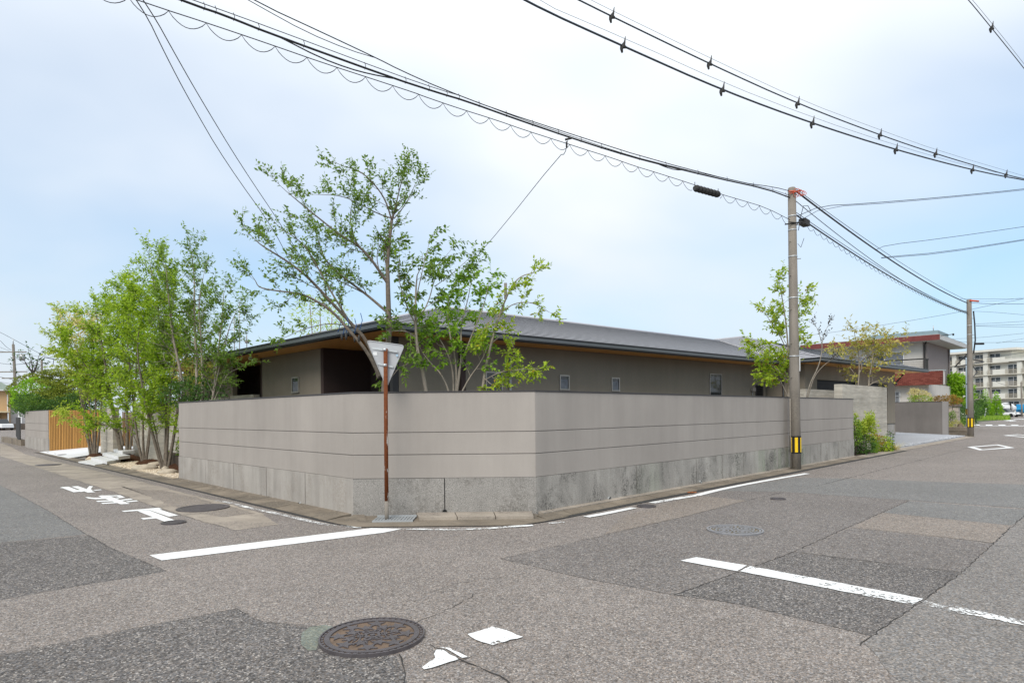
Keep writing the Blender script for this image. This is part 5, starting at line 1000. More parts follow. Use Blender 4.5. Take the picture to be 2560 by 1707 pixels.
# service drops
hk = HF(0, 0, 0)
cable('left service drop wire down to the house roof', [at(250, -120, 9.2), at(358, 21, 9.8), at(410, 130, 11), at(470, 245, 12.5), at(560, 400, 15), at(690, 580, 18.5), at(745, 700, 20)], .009, 'wire', 2); cable('right service drop wire down to the house roof', [at(270, -120, 9.2), at(374, 21, 9.8), at(440, 140, 11), at(500, 245, 12.5), at(600, 410, 15), at(705, 565, 18.5), at(780, 690, 20.5)], .009, 'wire', 2)
S0 = VPl(1419, 352, A_, B_); cable('slanting drop wire from the cable bundle to the house', [S0, S0 + Vector((-.05, .05, -.25))] + [at(1400, 387, S0.y + .4), at(1262, 560, S0.y + 4), at(1180, 655, S0.y + 6.2), at(1120, 735, S0.y + 8)], .008, 'wiregrey', 1)
mb = MB(); mb.tube([S0 + Vector((-.02, 0, -.02)), S0 + Vector((-.02, 0, -.13))], .02, 6); mb.tube([S0 + Vector((-.05, 0, .02)), S0 + Vector((.08, 0, .05))], .02, 6); tag(link('drop_clamp', mb.mesh('drop_clamp', S0), M['seal'], None, S0), 'small clamp where the drop wire leaves the bundle', 'clamp')
# branch cables to the right
f1 = lambda t_: P1f(7.42).lerp(P2f(7.36), t_) - Vector((0, 0, .28 * 4 * t_ * (1 - t_)))
for lab, st, px in [('branch cable leaving the near pole to the right', P1f(6.75) + Vector((.15, 0, 0)), [(2052, 515, 17), (2150, 510, 17.4), (2350, 494, 18), (2560, 473, 18.6), (2700, 455, 19)]), ('blue black cable twisted with the branch cable', P1f(6.6) + Vector((.15, 0, 0)), [(2060, 518, 17), (2250, 506, 17.6), (2560, 476, 18.6), (2700, 458, 19)]),
                    ('upper side cable tied to the sagging bundle', f1(.30), [(2215, 613, 22), (2350, 597, 22), (2560, 567, 22), (2700, 545, 22)]), ('lower side cable tied to the sagging bundle', f1(.33) - Vector((0, 0, .12)), [(2230, 641, 22), (2350, 631, 22), (2560, 599, 22), (2700, 575, 22)]), ('side cable doubled under the lower side cable', f1(.33) - Vector((0, 0, .14)), [(2235, 643, 22), (2350, 634, 22), (2560, 601, 22), (2700, 577, 22)])]:
    cable(lab, [st] + [at(u, v, y) for u, v, y in px], .009 if 'blue' not in lab else .007, 'wiregrey', 1)
for lab, px, r in [('faint pair cable rising to the right behind the second pole', [(1990, 842), (2095, 829), (2250, 806), (2400, 780), (2480, 762), (2560, 747), (2640, 730)], .012), ('faint upper cable leaving the second pole top', [(2400, 747), (2480, 747.5), (2560, 747)], .010), ('cable leaving the second pole top to the right', [(2425, 757), (2480, 760), (2560, 760)], .016), ('thin orange-tied wire right of the second pole', [(2430, 754), (2500, 752), (2560, 744)], .007),
                   ('cable dropping right from below the second pole top', [(2432, 778), (2480, 780), (2560, 787)], .010), ('upper of the wires fanning right from the second pole', [(2436, 810), (2500, 807), (2560, 803)], .010), ('middle of the wires fanning right from the second pole', [(2440, 814), (2500, 813), (2560, 811)], .012), ('low wire right of the second pole', [(2440, 815), (2500, 817), (2560, 818)], .010),
                   ('faint wire over the white house roof', [(2350, 848), (2440, 845), (2560, 833)], .009), ('faint lower wire over the white house roof', [(2352, 850), (2400, 854), (2460, 857), (2560, 854)], .010), ('faint rising wire above the apartment roof', [(2490, 858), (2560, 846)], .008)]:
    y0 = 46; cable(lab, [at(u, v, y0 - (u - 2400) * .02) for u, v in px], r, 'wiregrey', 1)
for lab, px, r in [('upper wire crossing in front of the apartments', [(2425, 884), (2500, 880), (2560, 874)], .03), ('lower wire crossing in front of the apartments', [(2425, 896), (2500, 890), (2560, 881)], .03), ('slack wire from the short pole', [(2480, 950), (2510, 962), (2550, 975)], .02)]:
    cable(lab, [at(u, v, 90) for u, v in px], r, 'wiregrey', 1)
# far left wires
for i, (px, r) in enumerate([([(-20, 822), (0, 830), (50, 857), (113, 891)], .035), ([(-20, 840), (0, 850), (14, 866), (28, 875)], .03), ([(-20, 862), (0, 868), (24, 877)], .025), ([(-20, 905), (0, 908), (36, 912)], .035), ([(-20, 940), (0, 942), (40, 950), (64, 951)], .035), ([(-20, 950), (0, 955), (45, 962), (64, 968)], .03), ([(40, 911), (75, 908), (108, 892)], .04), ([(52, 880), (80, 890), (128, 891)], .02), ([(116, 893), (140, 898), (165, 905)], .04), ([(-20, 870), (0, 878), (28, 880)], .02), ([(50, 965), (60, 975), (64, 985)], .03)]):
    cable(['highest long wire at the far left', 'steep wire to the far left pole top', 'flatter wire to the far left pole top', 'wire to the far left pole middle crossarm', 'long low wire behind the far left pole', 'lowest wire behind the far left pole', 'thick jumper between the two far left poles', 'faint wire between the two far left poles', 'wire from the transformer pole into the trees', 'thin wire to the far left top crossarm', 'drop wire beside the far left house'][i], [at(u, v, 88) for u, v in px], r * .8, 'wiregrey', 1)

# ---------------- road sign seen from behind
BS = G(967, 1302); SGN = thing('road_sign', (BS.x, BS.y, 0), 'grey back of a triangular road sign on a rusty post', 'road sign')
top = at(963.8, 871, BS.y); mb = MB(); mb.tube([(BS.x, BS.y, -.05), (BS.x, BS.y, .30)], .031, 16); part(SGN, 'post_foot', mb, M['pole']); mb = MB(); mb.tube([(BS.x, BS.y, .30), (BS.x + .002, BS.y, 1.4), (top.x, BS.y, top.z)], .0305, 16); part(SGN, 'post', mb, M['rust'], 'rusty post with flaking white paint')
YS = BS.y + .055; cor = [at(917, 851, YS - .02), at(1011, 863.5, YS + .03), at(967, 968, YS)]; cor = [Vector(c_) for c_ in cor]; cen = sum(cor, Vector()) / 3
def rounded(cs_, r, n=6):
    out = []
    for i in range(3):
        a, b, c_ = cs_[i - 1], cs_[i], cs_[(i + 1) % 3]; u1 = (a - b).normalized(); u2 = (c_ - b).normalized()
        for k in range(n + 1): t_ = k / n; out.append(b + u1 * r * (1 - t_) ** 2 + u2 * r * t_ ** 2)
    return out
def plate(pts, th, mat, nm, root):
    mb = MB(); n = len(pts); nn = (cor[1] - cor[0]).cross(cor[2] - cor[0]).normalized(); nn = nn if nn.y > 0 else -nn; b = [p + nn * th for p in pts]; mb.face(pts); mb.face(list(reversed(b)))
    for i in range(n): j = (i + 1) % n; mb.face([pts[i], pts[j], b[j], b[i]])
    return part(root, nm, mb, M[mat])
pts = rounded(cor, .055); SP = plate(pts, .004, 'signback', 'sign_plate', SGN)
mb = MB(); rimp = [p + Vector((0, -.004, 0)) for p in pts]; mb.tube(rimp + [rimp[0]], .007, 6, False); part(SP, 'rim', mb, M['signback'])
for v0, uL, uR in ((871.5, 931, 994), (910, 944, 983)):
    a, b = at(uL, v0 - 1, YS - .012), at(uR, v0 + 7.5, YS - .008); mb = MB(); mb.hexa([a + Vector((0, -.01, -.014)), b + Vector((0, -.01, -.014)), b + Vector((0, .008, -.014)), a + Vector((0, .008, -.014))], [a + Vector((0, -.01, .014)), b + Vector((0, -.01, .014)), b + Vector((0, .008, .014)), a + Vector((0, .008, .014))]); part(SGN, 'bracket_rail', mb, M['steel'])
    mb = MB(); q = a.lerp(b, .52); mb.tube([Vector((BS.x - .002, BS.y, q.z - .02)), Vector((BS.x - .002, BS.y, q.z + .02))], .037, 12); part(SGN, 'clamp', mb, M['steel'])
a = at(932, 880, YS - .012); part(SP, 'sticker', MB().box(a.x, a.y - .003, a.z - .05, a.x + .068, a.y - .001, a.z), M['white']); a = at(990, 886, YS - .006); part(SP, 'sticker', MB().box(a.x, a.y - .003, a.z - .03, a.x + .03, a.y - .001, a.z), M['sticker'])
# ================================================================= TREES AND SHRUBS
def leaves_mesh(name, P, D, Ln, Wd, flat=.6, droop=.0):
    P = np.asarray(P, dtype=np.float64); D = np.asarray(D, dtype=np.float64); n = len(P)
    D = D + rng.normal(0, .25, (n, 3)); D[:, 2] -= droop; D /= np.linalg.norm(D, axis=1)[:, None] + 1e-9
    up = np.tile(np.array([[0, 0, 1.]]), (n, 1)) * flat + rng.normal(0, .6, (n, 3)); sd_ = np.cross(D, up); sd_ /= np.linalg.norm(sd_, axis=1)[:, None] + 1e-9; nm = np.cross(sd_, D)
    l = (Ln * rng.uniform(.65, 1.25, n))[:, None]; w = (Wd * rng.uniform(.7, 1.2, n))[:, None]
    V = np.empty((n, 4, 3)); V[:, 0] = P; V[:, 1] = P + D * l * .45 + sd_ * w * .5 + nm * w * .16; V[:, 2] = P + D * l - nm * w * .12; V[:, 3] = P + D * l * .45 - sd_ * w * .5 + nm * w * .16
    idx = np.arange(n)[:, None] * 4; T = np.concatenate([idx + np.array([[0, 1, 2]]), idx + np.array([[0, 2, 3]])], axis=1).reshape(-1)
    m = bpy.data.meshes.new(name); m.vertices.add(n * 4); m.vertices.foreach_set('co', V.reshape(-1)); m.loops.add(len(T)); m.loops.foreach_set('vertex_index', T.astype(np.int32)); nf = n * 2; m.polygons.add(nf); m.polygons.foreach_set('loop_start', np.arange(nf, dtype=np.int32) * 3); m.polygons.foreach_set('loop_total', np.full(nf, 3, dtype=np.int32)); m.update(); m.validate(); return m
class TP:
    def __init__(s, **k):
        s.leaf = .06; s.lw = .028; s.nl = 8; s.nb = [5, 4]; s.len = [.55, .3]; s.ang = .8; s.wob = .16; s.up = .08; s.spacing = .22; s.start = .25; s.maxl = 2; s.fl = .6; s.droop = .15; s.spread = 1.; s.sides = [6, 5, 3]; s.llen = .9; s.tw = 1.
        for a, b in k.items(): setattr(s, a, b)
def perp(d):
    r = Vector((random.gauss(0, 1), random.gauss(0, 1), random.gauss(0, 1))); r -= d * r.dot(d); return r.normalized()
class Tree:
    def __init__(s, P): s.P = P; s.mb = MB(); s.lp = []; s.ld = []
    def leaves_on(s, pts):
        P = s.P; n = len(pts) - 1
        for k in range(P.nl):
            t_ = (k + random.random()) / P.nl * n; i = min(int(t_), n - 1); q = pts[i].lerp(pts[i + 1], t_ - i); d = (pts[i + 1] - pts[i]).normalized(); sp = perp(d); sp.z *= .5; ld = (d * .45 + sp * .9).normalized(); s.lp.append(q[:]); s.ld.append(ld[:])
        d = (pts[-1] - pts[-2]).normalized(); s.lp.append(pts[-1][:]); s.ld.append(d[:])
    def grow(s, p, d, L_, r, lvl):
        P = s.P; segs = 3; pts = [p]; dd = d
        for i in range(segs): dd = (dd + Vector((random.gauss(0, 1), random.gauss(0, 1), random.gauss(0, 1))) * P.wob + Vector((0, 0, P.up))).normalized(); pts.append(pts[-1] + dd * L_ / segs)
        s.mb.tube(pts, [r * (1 - .55 * i / segs) for i in range(segs + 1)], P.sides[min(lvl, 2)], False)
        if lvl >= P.maxl: s.leaves_on(pts); return
        if lvl == P.maxl - 1: s.leaves_on(pts[1:])
        for k in range(P.nb[lvl - 1] if lvl else P.nb[0]):
            t_ = random.uniform(.25, 1.) * segs; i = min(int(t_), segs - 1); q = pts[i].lerp(pts[i + 1], t_ - i); tn = (pts[i + 1] - pts[i]).normalized(); a = P.ang * random.uniform(.6, 1.2); cd_ = (tn * math.cos(a) + perp(tn) * math.sin(a)).normalized()
            s.grow(q, cd_, P.len[min(lvl, len(P.len) - 1)] * random.uniform(.6, 1.15), max(r * .5, .0022 * P.tw), lvl + 1)
    def limb(s, pts, r0, r1, start=None, end=1., bare=False, dens=1., lenf=1.):
        P = s.P; pts = chaikin(pts, 2); n = len(pts) - 1; s.mb.tube(pts, [r0 + (r1 - r0) * i / n for i in range(n + 1)], 7)
        if bare: return
        cum = [0]
        for a, b in zip(pts, pts[1:]): cum.append(cum[-1] + (b - a).length)
        st = P.start if start is None else start; x = st * cum[-1]
        while x < cum[-1] * end:
            i = max(k for k in range(n) if cum[k] <= x); t_ = (x - cum[i]) / max(1e-6, cum[i + 1] - cum[i]); q = pts[i].lerp(pts[i + 1], t_); tn = (pts[i + 1] - pts[i]).normalized(); a = P.ang * random.uniform(.7, 1.3); f = x / cum[-1]; pd = perp(tn); d = (tn * math.cos(a) + pd * math.sin(a) * P.spread).normalized()
            s.grow(q, d, P.len[0] * lenf * random.uniform(.6, 1.2) * (1.15 - .45 * f), max(.003, (r0 + (r1 - r0) * f) * .42), 1); x += P.spacing / dens * random.uniform(.6, 1.4)
        s.grow(pts[-1], (pts[-1] - pts[-2]).normalized(), P.len[0] * .8 * lenf, r1, 1)
    def build(s, name, loc, label, bark, leafm, cat='tree', group=None, crown='crown', trunk='trunk'):
        t = thing(name, loc, label, cat, group); o = worg(t); m = s.mb.mesh(trunk, o); link(trunk, m, bark, t); P = s.P
        if s.lp:
            lm = leaves_mesh(crown, np.array(s.lp) - np.array(o[:]), s.ld, P.leaf, P.lw, P.fl, P.droop); c = link(crown, lm, leafm, t); c['kind'] = 'stuff'
        return t
c4 = lambda x, y, Y: at(600 + x / 2.529, 380 + y / 2.529, Y)
# ---- spreading tree at the corner
P_ = TP(leaf=.074, lw=.036, nl=9, nb=[5, 4], len=[.62, .30], ang=.75, spacing=.19, start=.38, maxl=2, up=.05, droop=.1, wob=.13)
T = Tree(P_); Y0 = 11.3
T.limb([c4(905, 1620, Y0), c4(920, 1400, Y0), c4(945, 1150, Y0), c4(940, 1000, Y0), c4(935, 830, Y0), c4(932, 700, Y0 + .05), c4(945, 560, Y0 + .1), c4(960, 430, Y0 + .15)], .062, .026, .74, 1., False, .7, .8)
T.limb([c4(960, 430, Y0 + .15), c4(985, 340, Y0 + .2), c4(1010, 230, Y0 + .25), c4(1045, 110, Y0 + .25)], .018, .005, .15, 1., False, 1.1, .7)
T.limb([c4(962, 440, Y0 + .15), c4(920, 300, Y0), c4(840, 190, Y0 - .1), c4(750, 115, Y0 - .2), c4(650, 90, Y0 - .25)], .017, .005, .2, 1, False, 1.1, .75)
T.limb([c4(975, 420, Y0 + .1), c4(1050, 330, Y0 + .5), c4(1110, 200, Y0 + .6)], .012, .004, .3, 1, False, .9, .6)
T.limb([c4(960, 420, Y0 + .1), c4(870, 390, Y0 + .4), c4(760, 330, Y0 + .5), c4(640, 275, Y0 + .5), c4(500, 270, Y0 + .5)], .013, .004, .2, 1, False, .9, .7)
T.limb([c4(880, 1430, Y0), c4(820, 1210, Y0 - .1), c4(700, 1080, Y0 - .2), c4(560, 930, Y0 - .35), c4(430, 790, Y0 - .5), c4(300, 690, Y0 - .6), c4(150, 600, Y0 - .7), c4(100, 560, Y0 - .7)], .042, .006, .42, 1., False, 1.0, .9)
T.limb([c4(885, 1420, Y0 - .06), c4(800, 1250, Y0 - .25), c4(690, 1130, Y0 - .35), c4(600, 1020, Y0 - .4), c4(500, 950, Y0 - .5), c4(390, 895, Y0 - .6), c4(250, 880, Y0 - .6), c4(120, 860, Y0 - .6), c4(95, 810, Y0 - .6)], .036, .005, .5, 1., False, .9, .75)
T.limb([c4(700, 1085, Y0 - .2), c4(560, 860, Y0 + .1), c4(450, 650, Y0 + .2), c4(380, 560, Y0 + .2), c4(250, 480, Y0 + .2)], .020, .005, .2, 1., False, 1., .85)
T.limb([c4(940, 1020, Y0), c4(800, 900, Y0 + .2), c4(650, 790, Y0 + .3), c4(540, 690, Y0 + .4), c4(500, 580, Y0 + .5), c4(470, 480, Y0 + .5)], .028, .006, .25, 1., False, 1., .85)
T.limb([c4(933, 830, Y0), c4(840, 690, Y0 - .2), c4(760, 600, Y0 - .3), c4(640, 530, Y0 - .4), c4(500, 420, Y0 - .5), c4(390, 330, Y0 - .6), c4(300, 255, Y0 - .6)], .028, .005, .2, 1., False, 1.05, .85)
T.limb([c4(840, 690, Y0 - .2), c4(720, 560, Y0 + .2), c4(690, 420, Y0 + .3), c4(720, 280, Y0 + .3)], .015, .004, .2, 1., False, 1., .8)
T.limb([c4(800, 900, Y0 + .2), c4(700, 850, Y0 + .5), c4(560, 780, Y0 + .7), c4(420, 690, Y0 + .8)], .014, .004, .2, 1., False, 1., .8)
T.limb([c4(690, 1100, Y0 - .25), c4(560, 1080, Y0 - .3), c4(400, 1120, Y0 - .4), c4(300, 1165, Y0 - .4)], .010, .004, .55, 1., False, .8, .5)
T.limb([c4(935, 830, Y0), c4(880, 760, Y0 + .4), c4(860, 640, Y0 + .6), c4(900, 560, Y0 + .6)], .013, .004, .2, 1., False, 1., .75)
T.build('corner_tree', Vector((*c4(905, 1620, Y0).xy, .4)), 'spreading open-branched tree rising behind the chamfered wall corner', M['bark'], LM['main'])
t = bpy.data.objects['corner_tree']; mb = MB(); q0 = c4(700, 1090, Y0 - .25)
for k in range(5): x = q0 + Vector((random.uniform(-.2, .25), -.05, random.uniform(-.1, .05))); mb.tube([x + Vector((0, 0, .18)), x + Vector((.03, 0, .05)), x - Vector((.02, 0, .12))], .007, 5)
part(t, 'blue_rope', mb, plain('rope_blue', (.03, .10, .28), .7))
for k in range(5): x = q0 + Vector((-.14 + k * .075, -.07, -.22 + random.uniform(-.05, .05))); mb = MB(); mb.tube([x + Vector((0, 0, .06)), x, x - Vector((0, 0, .06))], [.012, .025, .01], 6); part(t, 'hanging_tag', mb, M['seal'])
# ---- maple-like trees in front of the house
P_ = TP(leaf=.10, lw=.05, nl=8, nb=[4, 4], len=[.55, .26], ang=.85, spacing=.19, start=.4, up=.0, droop=.35, fl=1.1)
T = Tree(P_); Y1 = 11.7
T.limb([c4(1185, 1580, Y1), c4(1160, 1400, Y1), c4(1120, 1250, Y1), c4(1110, 1080, Y1), c4(1110, 900, Y1), c4(1120, 780, Y1)], .042, .010, .42, 1., False, 1., 1.0)
T.limb([c4(1115, 1100, Y1), c4(1050, 970, Y1 - .1), c4(1000, 800, Y1 - .1), c4(1010, 680, Y1 - .1)], .016, .005, .3, 1., False, 1.1, 1.0); T.limb([c4(1112, 1080, Y1), c4(1190, 960, Y1 + .1), c4(1230, 800, Y1 + .2), c4(1300, 660, Y1 + .2)], .016, .004, .25, 1., False, 1.2, 1.0)
T.limb([c4(1230, 850, Y1 + .2), c4(1330, 780, Y1 + .2), c4(1430, 690, Y1 + .2)], .009, .004, .2, 1., False, 1.2, .9); T.limb([c4(1120, 900, Y1), c4(1150, 760, Y1 - .2), c4(1190, 600, Y1 - .2)], .012, .004, .3, 1, False, 1.1, .9)
T.limb([c4(1125, 1240, Y1), c4(1080, 1330, Y1 - .2), c4(1010, 1360, Y1 - .3), c4(960, 1420, Y1 - .3)], .010, .004, .3, 1, False, 1.2, .7); T.limb([c4(1115, 1160, Y1), c4(1040, 1130, Y1 - .3), c4(975, 1130, Y1 - .4)], .010, .004, .3, 1, False, 1.4, .8)
T.build('maple_tree', Vector((*c4(1185, 1580, Y1).xy, .4)), 'slender maple-like tree just right of the road sign', M['barkpale'], LM['main'])
T = Tree(TP(leaf=.105, lw=.052, nl=8, nb=[4, 4], len=[.5, .24], ang=.85, spacing=.18, start=.45, up=.0, droop=.3, fl=1.1)); Y2 = 11.9
for s_ in ([(1360, 1600), (1390, 1400), (1400, 1250), (1395, 1100), (1440, 940), (1460, 830)], [(1350, 1600), (1350, 1400), (1320, 1280), (1250, 1160), (1180, 1060)], [(1370, 1600), (1380, 1380), (1430, 1250), (1480, 1120), (1540, 980), (1570, 850)], [(1365, 1600), (1440, 1440), (1530, 1320), (1560, 1240)], [(1345, 1600), (1290, 1420), (1200, 1330), (1150, 1260)], [(1365, 1600), (1370, 1330), (1330, 1180), (1310, 1020), (1330, 900)]):
    T.limb([c4(x, y, Y2 + random.uniform(-.25, .25) * (i / 3)) for i, (x, y) in enumerate(s_)], .022, .005, .5, 1., False, 1.25, 1.0)
T.build('maple_tree', Vector((*c4(1360, 1600, Y2).xy, .4)), 'multi-stemmed bright green maple in front of the house wall', M['barkpale'], LM['maple'])
T = Tree(TP(leaf=.085, lw=.045, nl=7, nb=[4, 3], len=[.42, .2], ang=.8, spacing=.16, start=.35, up=.02, droop=.1, fl=1.0)); Y3 = 11.8
T.limb([c4(1525, 1600, Y3), c4(1545, 1400, Y3), c4(1590, 1200, Y3), c4(1640, 1030, Y3), c4(1700, 880, Y3), c4(1760, 790, Y3), c4(1860, 760, Y3)], .032, .006, .5, 1., False, 1., .75); T.limb([c4(1650, 1020, Y3), c4(1720, 960, Y3), c4(1820, 945, Y3), c4(1900, 975, Y3), c4(1950, 1010, Y3)], .012, .004, .3, 1., False, .9, .5)
T.limb([c4(1600, 1200, Y3), c4(1660, 1150, Y3 + .2), c4(1720, 1190, Y3 + .3), c4(1745, 1290, Y3 + .3)], .010, .004, .2, 1, False, 1.2, .7); T.limb([c4(1640, 1030, Y3), c4(1580, 1060, Y3 - .2), c4(1520, 1150, Y3 - .2)], .010, .004, .2, 1, False, 1.3, .9)
T.limb([c4(1550, 1440, Y3 - .1), c4(1640, 1390, Y3 - .25), c4(1750, 1375, Y3 - .3), c4(1870, 1370, Y3 - .3)], .011, .004, .15, 1, False, 1.3, .5); T.limb([c4(1545, 1430, Y3 - .1), c4(1600, 1480, Y3 - .2), c4(1640, 1470, Y3 - .2)], .008, .004, .2, 1, False, 1.3, .5)
T.build('dogwood_tree', Vector((*c4(1525, 1600, Y3).xy, .4)), 'leaning tree with lime and yellowing leaves before the dark window', M['barkpale'], LM['lime'])
# ---- grove of multi-stemmed clumps by the entrance
c2 = lambda x, y, Y: at(x / 2.341, 580 + y / 2.341, Y)
def clump(label, stems, leafm, P, bark='bark', z0=.12, name='tree_clump', grp='tree clumps by the entrance', dens=1.):
    T = Tree(P); base = None
    for pts, Y, r0, st in stems:
        dy = random.uniform(-.5, .5); q = [c2(x, y, Y + dy * (i / (len(pts) - 1))) for i, (x, y) in enumerate(pts)]; base = base or q[0]; T.limb(q, r0, .006, st, 1., False, dens, 1.0)
    return T.build(name, Vector((base.x, base.y, z0)), label, M[bark], leafm, 'tree', grp)
PG = lambda **k: TP(**{**dict(leaf=.13, lw=.058, nl=11, nb=[8, 5], len=[.95, .45], ang=.85, spacing=.18, start=.26, up=.03, droop=.22, fl=1.3, wob=.15), **k})
Yc1, Yc2, Yc3, Yc4 = 25.0, 22.6, 20.5, 18.2
clump('leftmost yellow-green tree clump beside the timber fence', [([(530, 1312), (500, 1120), (470, 960), (450, 800), (410, 640), (390, 520)], Yc1, .05, .5), ([(545, 1312), (520, 1150), (490, 1000), (470, 900), (460, 780)], Yc1, .045, .55), ([(555, 1312), (560, 1100), (560, 900), (540, 700), (500, 540)], Yc1, .05, .4), ([(565, 1312), (590, 1080), (600, 900), (600, 760), (570, 560)], Yc1, .05, .4), ([(535, 1312), (490, 1150), (440, 1090), (400, 1065)], Yc1, .02, .8), ([(550, 1310), (540, 1080), (490, 880), (430, 720), (360, 650)], Yc1, .04, .6)], LM['grove2'], PG(leaf=.14, lw=.062, spacing=.19, len=[1.0, .46]))
t = [o for o in bpy.data.objects if o.name.startswith('tree_clump') and o.parent is None][0]; o0 = np.array(worg(t)[:]); Pp = []
for (x, y, r_, k_) in ((400, 500, .5, 120), (440, 545, .5, 120), (510, 530, .45, 90), (470, 610, .5, 90), (560, 500, .4, 60), (600, 640, .4, 50), (700, 610, .35, 40)):
    cc_ = np.array(c2(x, y, Yc1 - .6)[:]); Pp.append(cc_ + rng.normal(0, 1, (k_, 3)) * r_ * .45)
Pp = np.concatenate(Pp); c = link('blossom', leaves_mesh('blossom', Pp - o0, rng.normal(0, 1, Pp.shape), .13, .07, .5, 0), LM['bloom'], t); c['kind'] = 'stuff'
clump('tree clump with the thickest leaning trunk', [([(715, 1322), (690, 1180), (650, 1000), (620, 800), (590, 620), (560, 470)], Yc2, .10, .4), ([(742, 1318), (745, 1150), (740, 960), (730, 740), (700, 540), (690, 380)], Yc2, .07, .4), ([(755, 1318), (775, 1150), (790, 950), (800, 700), (780, 470), (750, 360)], Yc2, .05, .4), ([(700, 1200), (640, 1120), (600, 1130), (560, 1100)], Yc2, .03, .4), ([(720, 1250), (680, 1050), (570, 880), (480, 760), (430, 640)], Yc2, .05, .35)], LM['grove'], PG(spacing=.15))
clump('fanned thin-stemmed tree clump in the middle mulch mound', [([(835, 1352), (800, 1190), (780, 1000), (760, 800), (740, 600), (760, 420)], Yc3, .045, .3), ([(842, 1352), (835, 1150), (840, 950), (850, 700), (830, 500), (800, 380)], Yc3, .045, .3), ([(848, 1352), (870, 1200), (890, 1000), (930, 800), (950, 600), (940, 420)], Yc3, .04, .3), ([(855, 1350), (880, 1180), (870, 1000), (900, 850), (990, 700)], Yc3, .035, .35), ([(838, 1350), (790, 1200), (740, 1120), (700, 1080)], Yc3, .025, .5)], LM['grove'], PG(spacing=.145))
clump('tall tree clump nearest the end of the corner wall', [([(950, 1385), (900, 1210), (860, 1050), (830, 880), (800, 700), (820, 500)], Yc4, .055, .35), ([(965, 1382), (975, 1180), (970, 980), (950, 760), (930, 480), (880, 190)], Yc4, .06, .45), ([(985, 1382), (1030, 1120), (1050, 950), (1060, 800), (1010, 560), (960, 210)], Yc4, .05, .5), ([(960, 1380), (920, 1230), (900, 1100), (880, 1060)], Yc4, .03, .5), ([(975, 1380), (1010, 1200), (1040, 1150), (1048, 1180)], Yc4, .02, .6), ([(972, 1382), (985, 1100), (1000, 860), (1060, 700), (1090, 560)], Yc4, .045, .45)], LM['grove'], PG(leaf=.11, lw=.05, spacing=.135, len=[.85, .4]))
clump('airy tree with tall thin stems behind the left end of the corner wall', [([(1150, 1010), (1152, 850), (1145, 650), (1135, 450), (1140, 290), (1120, 110)], 16.8, .05, .2), ([(1185, 1010), (1185, 820), (1175, 600), (1160, 430), (1190, 260)], 16.8, .04, .3), ([(1240, 1010), (1260, 850), (1280, 680), (1300, 500), (1310, 360)], 16.4, .035, .1), ([(1245, 1010), (1290, 900), (1340, 820), (1390, 800)], 16.4, .02, .3), ([(1080, 1010), (1055, 800), (1010, 620), (990, 420), (970, 190)], 17.0, .05, .25), ([(1240, 1000), (1290, 760), (1340, 560), (1380, 470)], 16.4, .02, .4)], LM['main'], PG(leaf=.10, lw=.045, spacing=.135, len=[.62, .32], nl=9, nb=[6, 5]), 'barkpale', .4, 'tall_tree', None, 1.)
# low leafy filler behind the wall end (dark shrubs)
def cloud(name, blobs, n, leaf, lw, leafm, label, cat='shrub', trunkpts=None, bark='barkdark', group=None, shell=.55, flat=.7, droop=.1, base=None):
    """leaf cloud: blobs = (centre, rx, ry, rz); leaves sit near the uneven surface of each blob"""
    vol = np.array([b[1] * b[2] + b[2] * b[3] + b[1] * b[3] for b in blobs]); cnt = np.maximum(30, (n * vol / vol.sum()).astype(int)); Pp, Dd = [], []
    for (c, rx, ry, rz), k in zip(blobs, cnt):
        d = rng.normal(0, 1, (k, 3)); d /= np.linalg.norm(d, axis=1)[:, None]; r = shell + (1 - shell) * rng.random(k) ** .6
        lump = 1 + .14 * np.sin(d[:, 0] * 5 + c[0]) * np.cos(d[:, 1] * 6 + c[1]) + .10 * np.sin(d[:, 2] * 9 + c[0] * 2 + d[:, 0] * 4); r = r * lump
        Pp.append(np.array(c[:]) + d * r[:, None] * np.array([rx, ry, rz])); Dd.append(d + rng.normal(0, .5, (k, 3)))
    Pp = np.concatenate(Pp); Dd = np.concatenate(Dd); keep = Pp[:, 2] > .03; Pp, Dd = Pp[keep], Dd[keep]
    b0 = blobs[0][0] if base is None else base; t = thing(name, (b0[0], b0[1], 0), label, cat, group); o = np.array(worg(t)[:])
    c = link('crown' if cat == 'tree' else 'foliage', leaves_mesh('foliage', Pp - o, Dd, leaf, lw, flat, droop), leafm, t); c['kind'] = 'stuff'
    mb = MB()
    for (c_, rx, ry, rz) in blobs[:14]:
        root = Vector((b0[0], b0[1], .0)) if trunkpts is None else Vector(trunkpts); mid = root.lerp(Vector(c_), .5) + Vector((random.uniform(-.1, .1), 0, .1)); mb.tube([root, mid, Vector(c_), Vector(c_) + Vector((0, 0, rz * .5))], [.05 * max(.4, rz), .035 * max(.4, rz), .02, .006], 5)
    link('trunk' if cat == 'tree' else 'stem', mb.mesh('stem', worg(t)), M[bark], t); return t
V3 = lambda u, v, Y: at(u, v, Y)
cloud('shrub', [(V3(455, 985, 16.6), .55, .5, .35), (V3(490, 975, 16.6), .5, .5, .4), (V3(525, 985, 16.4), .45, .4, .3)], 1500, .09, .04, LM['dark'], 'dark low shrub peeking over the left end of the corner wall')
cloud('shrub', [(V3(475, 925, 17.5), .45, .4, .4), (V3(510, 935, 17.5), .4, .4, .35)], 350, .11, .06, LM['yellow'], 'yellow-leaved shrub behind the airy tree')
cloud('shrub', [(V3(800, 790, 24), 1.2, 1, .8), (V3(830, 800, 24), .9, .8, .5), (V3(775, 770, 24), .4, .4, .6)], 700, .14, .05, LM['lime'], 'wispy treetop showing above the roof left of the corner', 'tree', None, 'barkpale')
